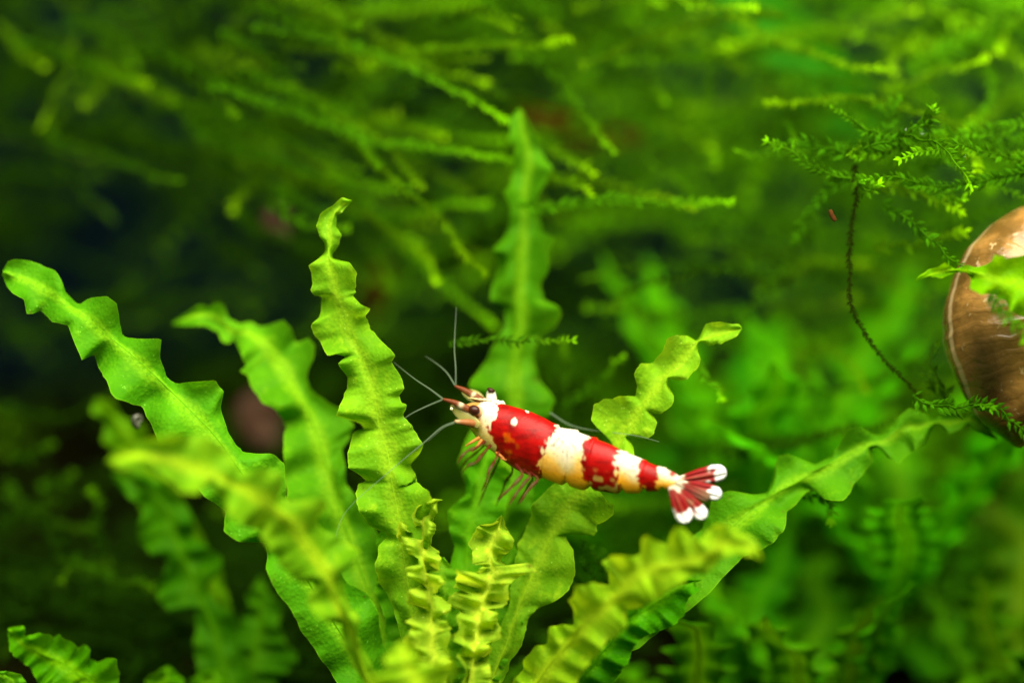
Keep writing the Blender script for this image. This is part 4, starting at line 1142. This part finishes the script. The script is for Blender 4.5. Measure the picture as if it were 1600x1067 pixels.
def telson_col(t, v, nz, c):
    k = np.clip((0.30 + 0.4 * nz - t) / 0.05, 0, 1)[:, None]
    c2 = np.tile(np.array([[0.15, 0.015, 0.01]]), (len(t), 1)) + (np.array([0.13, 0.08, 0.04]) - np.array([0.15, 0.015, 0.01])) * np.clip((t - 0.5) * 2, 0, 1)[:, None]
    return c2 * (1 - k) + WHT * k


fan_blade('telson', (1056, 753, -0.04), (1108, 779), 9, -0.08, None, 5, telson_col)

# ------------------------------------------------------------------ snail at the right edge


def shell_material():
    m, nt, out = newmat('snail_shell'); N = NT(nt)
    b = N.n('ShaderNodeBsdfPrincipled')
    uv = N.n('ShaderNodeAttribute', attribute_name='leafuv').outputs['Vector']
    tc = N.n('ShaderNodeTexCoord').outputs['Object']
    sep = N.n('ShaderNodeSeparateXYZ'); N.put(sep.inputs[0], uv)
    g = N.math('ADD', N.math('MULTIPLY', sep.outputs[0], 260.0), N.math('MULTIPLY', N.noise(tc, 3.0, 4), 9.0))
    ln = N.ramp(N.math('SINE', g), (0.2, 1.0))
    n1 = N.noise(tc, 3.5, 4)
    c = N.mix(N.ramp(n1, (0.35, 0.7)), (0.095, 0.050, 0.010), (0.25, 0.125, 0.030))
    c = N.mix(N.math('MULTIPLY', ln, 0.06), c, (0.36, 0.19, 0.06))
    n2 = N.noise(tc, 9.0, 3)
    c = N.mix(N.ramp(n2, (0.62, 0.72, 0, 0.5)), c, (0.45, 0.34, 0.18))
    # pale spiral lines that follow the whorl
    vb = N.math('ADD', sep.outputs[1], N.math('MULTIPLY', N.noise(tc, 2.0, 2), 0.25))
    for at_ in (2.95, 3.35):
        c = N.mix(N.ramp(N.math('ABSOLUTE', N.math('SUBTRACT', vb, at_)), (0.10, 0.03, 0, 0.6)), c, (0.50, 0.36, 0.20))
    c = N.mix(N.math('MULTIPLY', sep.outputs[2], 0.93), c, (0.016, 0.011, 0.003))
    N.put(b.inputs['Base Color'], c)
    b.inputs['Roughness'].default_value = 0.24
    b.inputs['Specular IOR Level'].default_value = 0.35
    b.inputs['Subsurface Weight'].default_value = 0.15
    b.inputs['Subsurface Radius'].default_value = (0.1, 0.04, 0.01)
    bp = N.n('ShaderNodeBump'); bp.inputs['Strength'].default_value = 0.35; bp.inputs['Distance'].default_value = 0.03
    N.put(bp.inputs['Height'], N.math('ADD', N.math('MULTIPLY', ln, 0.3), n2)); N.put(b.inputs['Normal'], bp.outputs[0])
    N.L.new(b.outputs[0], out.inputs['Surface'])
    return m


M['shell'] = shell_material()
M['shell_in'] = plain('shell_inside', (0.17, 0.10, 0.02), 0.5, 0.1, noise=0.4, nscale=3)


def snail(label, cpx, cpy, d, rad, axis, turns=2.6, end=1.9, mats=('shell', 'shell_in'), loc=None, flare=0.0, group=None, nseg=150, sides=28):
    """flat coiled shell; axis = unit vector of the coil, end = angle (radians from up) where the mouth opens"""
    c = P(cpx, cpy, d)
    o = thing('snail', label, 'snail', c - upv * rad * 0.8, group)
    ax = nrm(np.asarray(axis, float))
    e1 = nrm(upv - (upv @ ax) * ax); e2 = np.cross(ax, e1)
    phi = np.linspace(end - turns * 2 * np.pi, end, nseg)
    gr = np.exp(0.155 * (phi - end))
    tr = rad * 0.40 * gr; Rc = rad * 0.60 * gr
    path = c + np.outer(Rc * np.cos(phi), e1) + np.outer(Rc * np.sin(phi), e2)
    radial = np.outer(np.cos(phi), e1) + np.outer(np.sin(phi), e2)
    fl = np.clip((phi - end + 0.9) / 0.9, 0, 1) ** 2
    th = np.linspace(0, 2 * np.pi, sides, endpoint=False)
    V = path[:, None] + (tr * (1 + flare * fl))[:, None, None] * (np.cos(th)[None, :, None] * radial[:, None] + 1.12 * np.sin(th)[None, :, None] * ax[None, None])
    uv = np.stack([np.repeat(np.linspace(0, 1, nseg), sides), np.tile(th, nseg)], 1)
    shell = mesh('shell', V.reshape(-1, 3), grid_faces(nseg, sides, True), M[mats[0]], o, uv=uv)
    # inside of the last half turn, a little narrower, closed at the back
    k0 = int(nseg * (1 - 0.35 / turns))
    Vi = path[k0:, None] + (tr[k0:] * 0.93 * (1 + flare * fl[k0:]))[:, None, None] * (np.cos(th)[None, :, None] * radial[k0:, None] + 1.12 * np.sin(th)[None, :, None] * ax[None, None])
    nn = len(Vi)
    f = [list(q)[::-1] for q in grid_faces(nn, sides, True)] + [list(range(sides))]
    # lip joining both
    mesh('shell_mouth', Vi.reshape(-1, 3), f, M[mats[1]], shell)
    lip = []
    Vl = np.vstack([V[-1], Vi[-1]])
    for k in range(sides): lip.append([k, (k + 1) % sides, sides + (k + 1) % sides, sides + k])
    mesh('lip', Vl, lip, M[mats[0]], shell, uv=np.tile([[0.99, 0.0]], (2 * sides, 1)))
    return o



o = thing('snail', 'brown glossy coiled snail shell at the right edge, dark body showing through', 'snail', P(1600, 690, 0.4))
SP = np.array([(1640, 645, 0.55), (1588, 572, 0.42), (1572, 465, 0.50), (1612, 400, 0.62), (1672, 420, 0.85), (1705, 500, 0.95), (1685, 575, 0.85), (1645, 575, 0.70), (1632, 520, 0.6), (1655, 490, 0.6)], float)
path = catmull(P(SP[:, 0], SP[:, 1], SP[:, 2]), 170)[::-1]
nseg, sides = 170, 40
rad = np.interp(np.linspace(0, 1, nseg), np.linspace(0, 1, 10), np.array([80, 96, 102, 86, 68, 54, 42, 30, 20, 8])[::-1]) * K
rad = smooth(rad, 15)
T = nrm(np.gradient(path, axis=0))
hx = nrm(rgt - (T @ rgt)[:, None] * T); hy = np.cross(T, hx)
th = np.linspace(0, 2 * np.pi, sides, endpoint=False)
dirs = np.cos(th)[None, :, None] * hx[:, None] + 1.12 * np.sin(th)[None, :, None] * hy[:, None]
ridge = 1 + 0.010 * noise1(nseg, 4, np.random.default_rng(8)) + 0.006 * noise1(nseg, 1.6, np.random.default_rng(9))
lipj = np.zeros((nseg, sides)); lipj[-14:] = np.linspace(0, 1, 14)[:, None] * (0.05 * noise1(sides, 4, np.random.default_rng(4)))[None]
V = path[:, None] + (rad * ridge)[:, None, None] * dirs + T[:, None] * lipj[..., None]

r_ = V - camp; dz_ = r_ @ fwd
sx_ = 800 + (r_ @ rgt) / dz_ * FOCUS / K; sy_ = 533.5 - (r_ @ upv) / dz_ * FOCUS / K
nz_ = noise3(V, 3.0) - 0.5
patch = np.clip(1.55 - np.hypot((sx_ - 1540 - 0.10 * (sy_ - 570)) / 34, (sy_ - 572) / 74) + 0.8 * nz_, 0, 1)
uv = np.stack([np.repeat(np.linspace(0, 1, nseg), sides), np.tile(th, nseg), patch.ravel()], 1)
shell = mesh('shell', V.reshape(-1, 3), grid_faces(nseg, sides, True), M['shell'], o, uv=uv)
k0 = 120
Vi = path[k0:, None] + (rad[k0:] * 0.95)[:, None, None] * dirs[k0:] + T[k0:, None] * lipj[k0:, :, None]
mesh('shell_mouth', Vi.reshape(-1, 3), [list(q)[::-1] for q in grid_faces(nseg - k0, sides, True)] + [list(range(sides))], M['shell_in'], shell)
mesh('lip', np.vstack([V[-1], Vi[-1]]), [[k, (k + 1) % sides, sides + (k + 1) % sides, sides + k] for k in range(sides)], M['shell'], shell, uv=np.tile([[0.99, 0.0]], (2 * sides, 1)))
# soft wrinkled body filling the right side of the mouth
v, f = ellipsoid(P(1650, 650, 0.6), [rgt * 0.30, upv * 0.30 + rgt * -0.10, fwd * 0.24], 40, 30)
v = v + nrm(v - P(1650, 650, 0.6)) * (0.05 * (noise3(v, 14.0) - 0.5))[:, None]
mesh('body', v, f, plain('snail_body', (0.20, 0.13, 0.05), 0.35, 0.5, noise=0.6, nscale=12, bump=0.4), o)
M['shell_pink'] = plain('shell_pale', (0.085, 0.045, 0.028), 0.5, 0.1, noise=0.5, nscale=1.4, col2=(0.022, 0.008, 0.003))
snail('blurred pinkish snail in the background above the curled leaf tip', 438, 345, 3.6, 0.26, rgt * 0.4 + view, mats=('shell_pink', 'shell_in'), end=3.6, group='small background snails', nseg=70, sides=14)
snail('blurred pinkish snail behind the curled-tip leaf, lower of the two', 410, 645, 5.2, 0.40, rgt * 0.5 + view, mats=('shell_pink', 'shell_in'), end=3.6, group='small background snails', nseg=70, sides=14)
M['shell_grey'] = plain('shell_grey', (0.10, 0.10, 0.07), 0.25, 0.6, noise=0.6, nscale=9)
snail('tiny grey snail under the long left leaf', 216, 656, 0.7, 0.085, rgt * 0.7 + view, mats=('shell_grey', 'shell_in'), end=3.0, nseg=60, sides=12)

# ------------------------------------------------------------------ small things
dl = thing('dead_leaf', 'blurred orange-brown dead leaf behind the tip of the tall central leaf', 'leaf', P(900, 200, 4.2))
traced_leaf(dl, [(1010, 215), (940, 210), (870, 185), (800, 165)], [(1010, 218), (950, 235), (900, 228), (850, 205), (800, 168)], [(1010, 212), (960, 195), (900, 175), (840, 160), (800, 163)], [5.6, 5.4, 5.2], (0.060, 0.030, 0.002), 90, ruffle=0.4, N=50, rib=0.02, name='blade')
dl2 = thing('dead_leaf', 'small blurred orange-brown leaf bit right of the sharp central leaf', 'leaf', P(590, 460, 4.5))
traced_leaf(dl2, [(600, 405), (590, 450), (580, 505)], [(598, 405), (572, 430), (570, 470), (578, 505)], [(602, 405), (610, 430), (605, 470), (582, 505)], [5.6, 5.8], (0.075, 0.035, 0.003), 91, ruffle=0.3, N=40, rib=0.01, name='blade')
v, f = tube(catmull(np.array([P(1297, 329, 0.02), P(1300, 337, 0), P(1305, 345, -0.02)]), 8), [0.017, 0.02, 0.021, 0.02, 0.02, 0.021, 0.02, 0.016], 7, 0.7)
fl_ = mesh('plant_fleck', v, f, M['fleck'])
tag(fl_, 'tiny reddish-brown fleck floating left of the dark moss stem', 'fleck')
for k, (x, y, d, r_, lab) in enumerate([(1415, 205, 0.3, 0.022, 'air bubble on the dark moss, upper left of three'), (1440, 210, 0.3, 0.026, 'air bubble on the dark moss, just right of the upper left one'), (1508, 245, 0.35, 0.024, 'air bubble on the moss, lowest and nearest the snail')]):
    v, f = ellipsoid(P(x, y, d), np.eye(3) * r_, 16, 12)
    b_ = mesh('air_bubble', v, f, M['bubble'])
    tag(b_, lab, 'bubble', 'air bubbles in the moss')

for o in SC.objects:
    if '_o' in o: del o['_o']
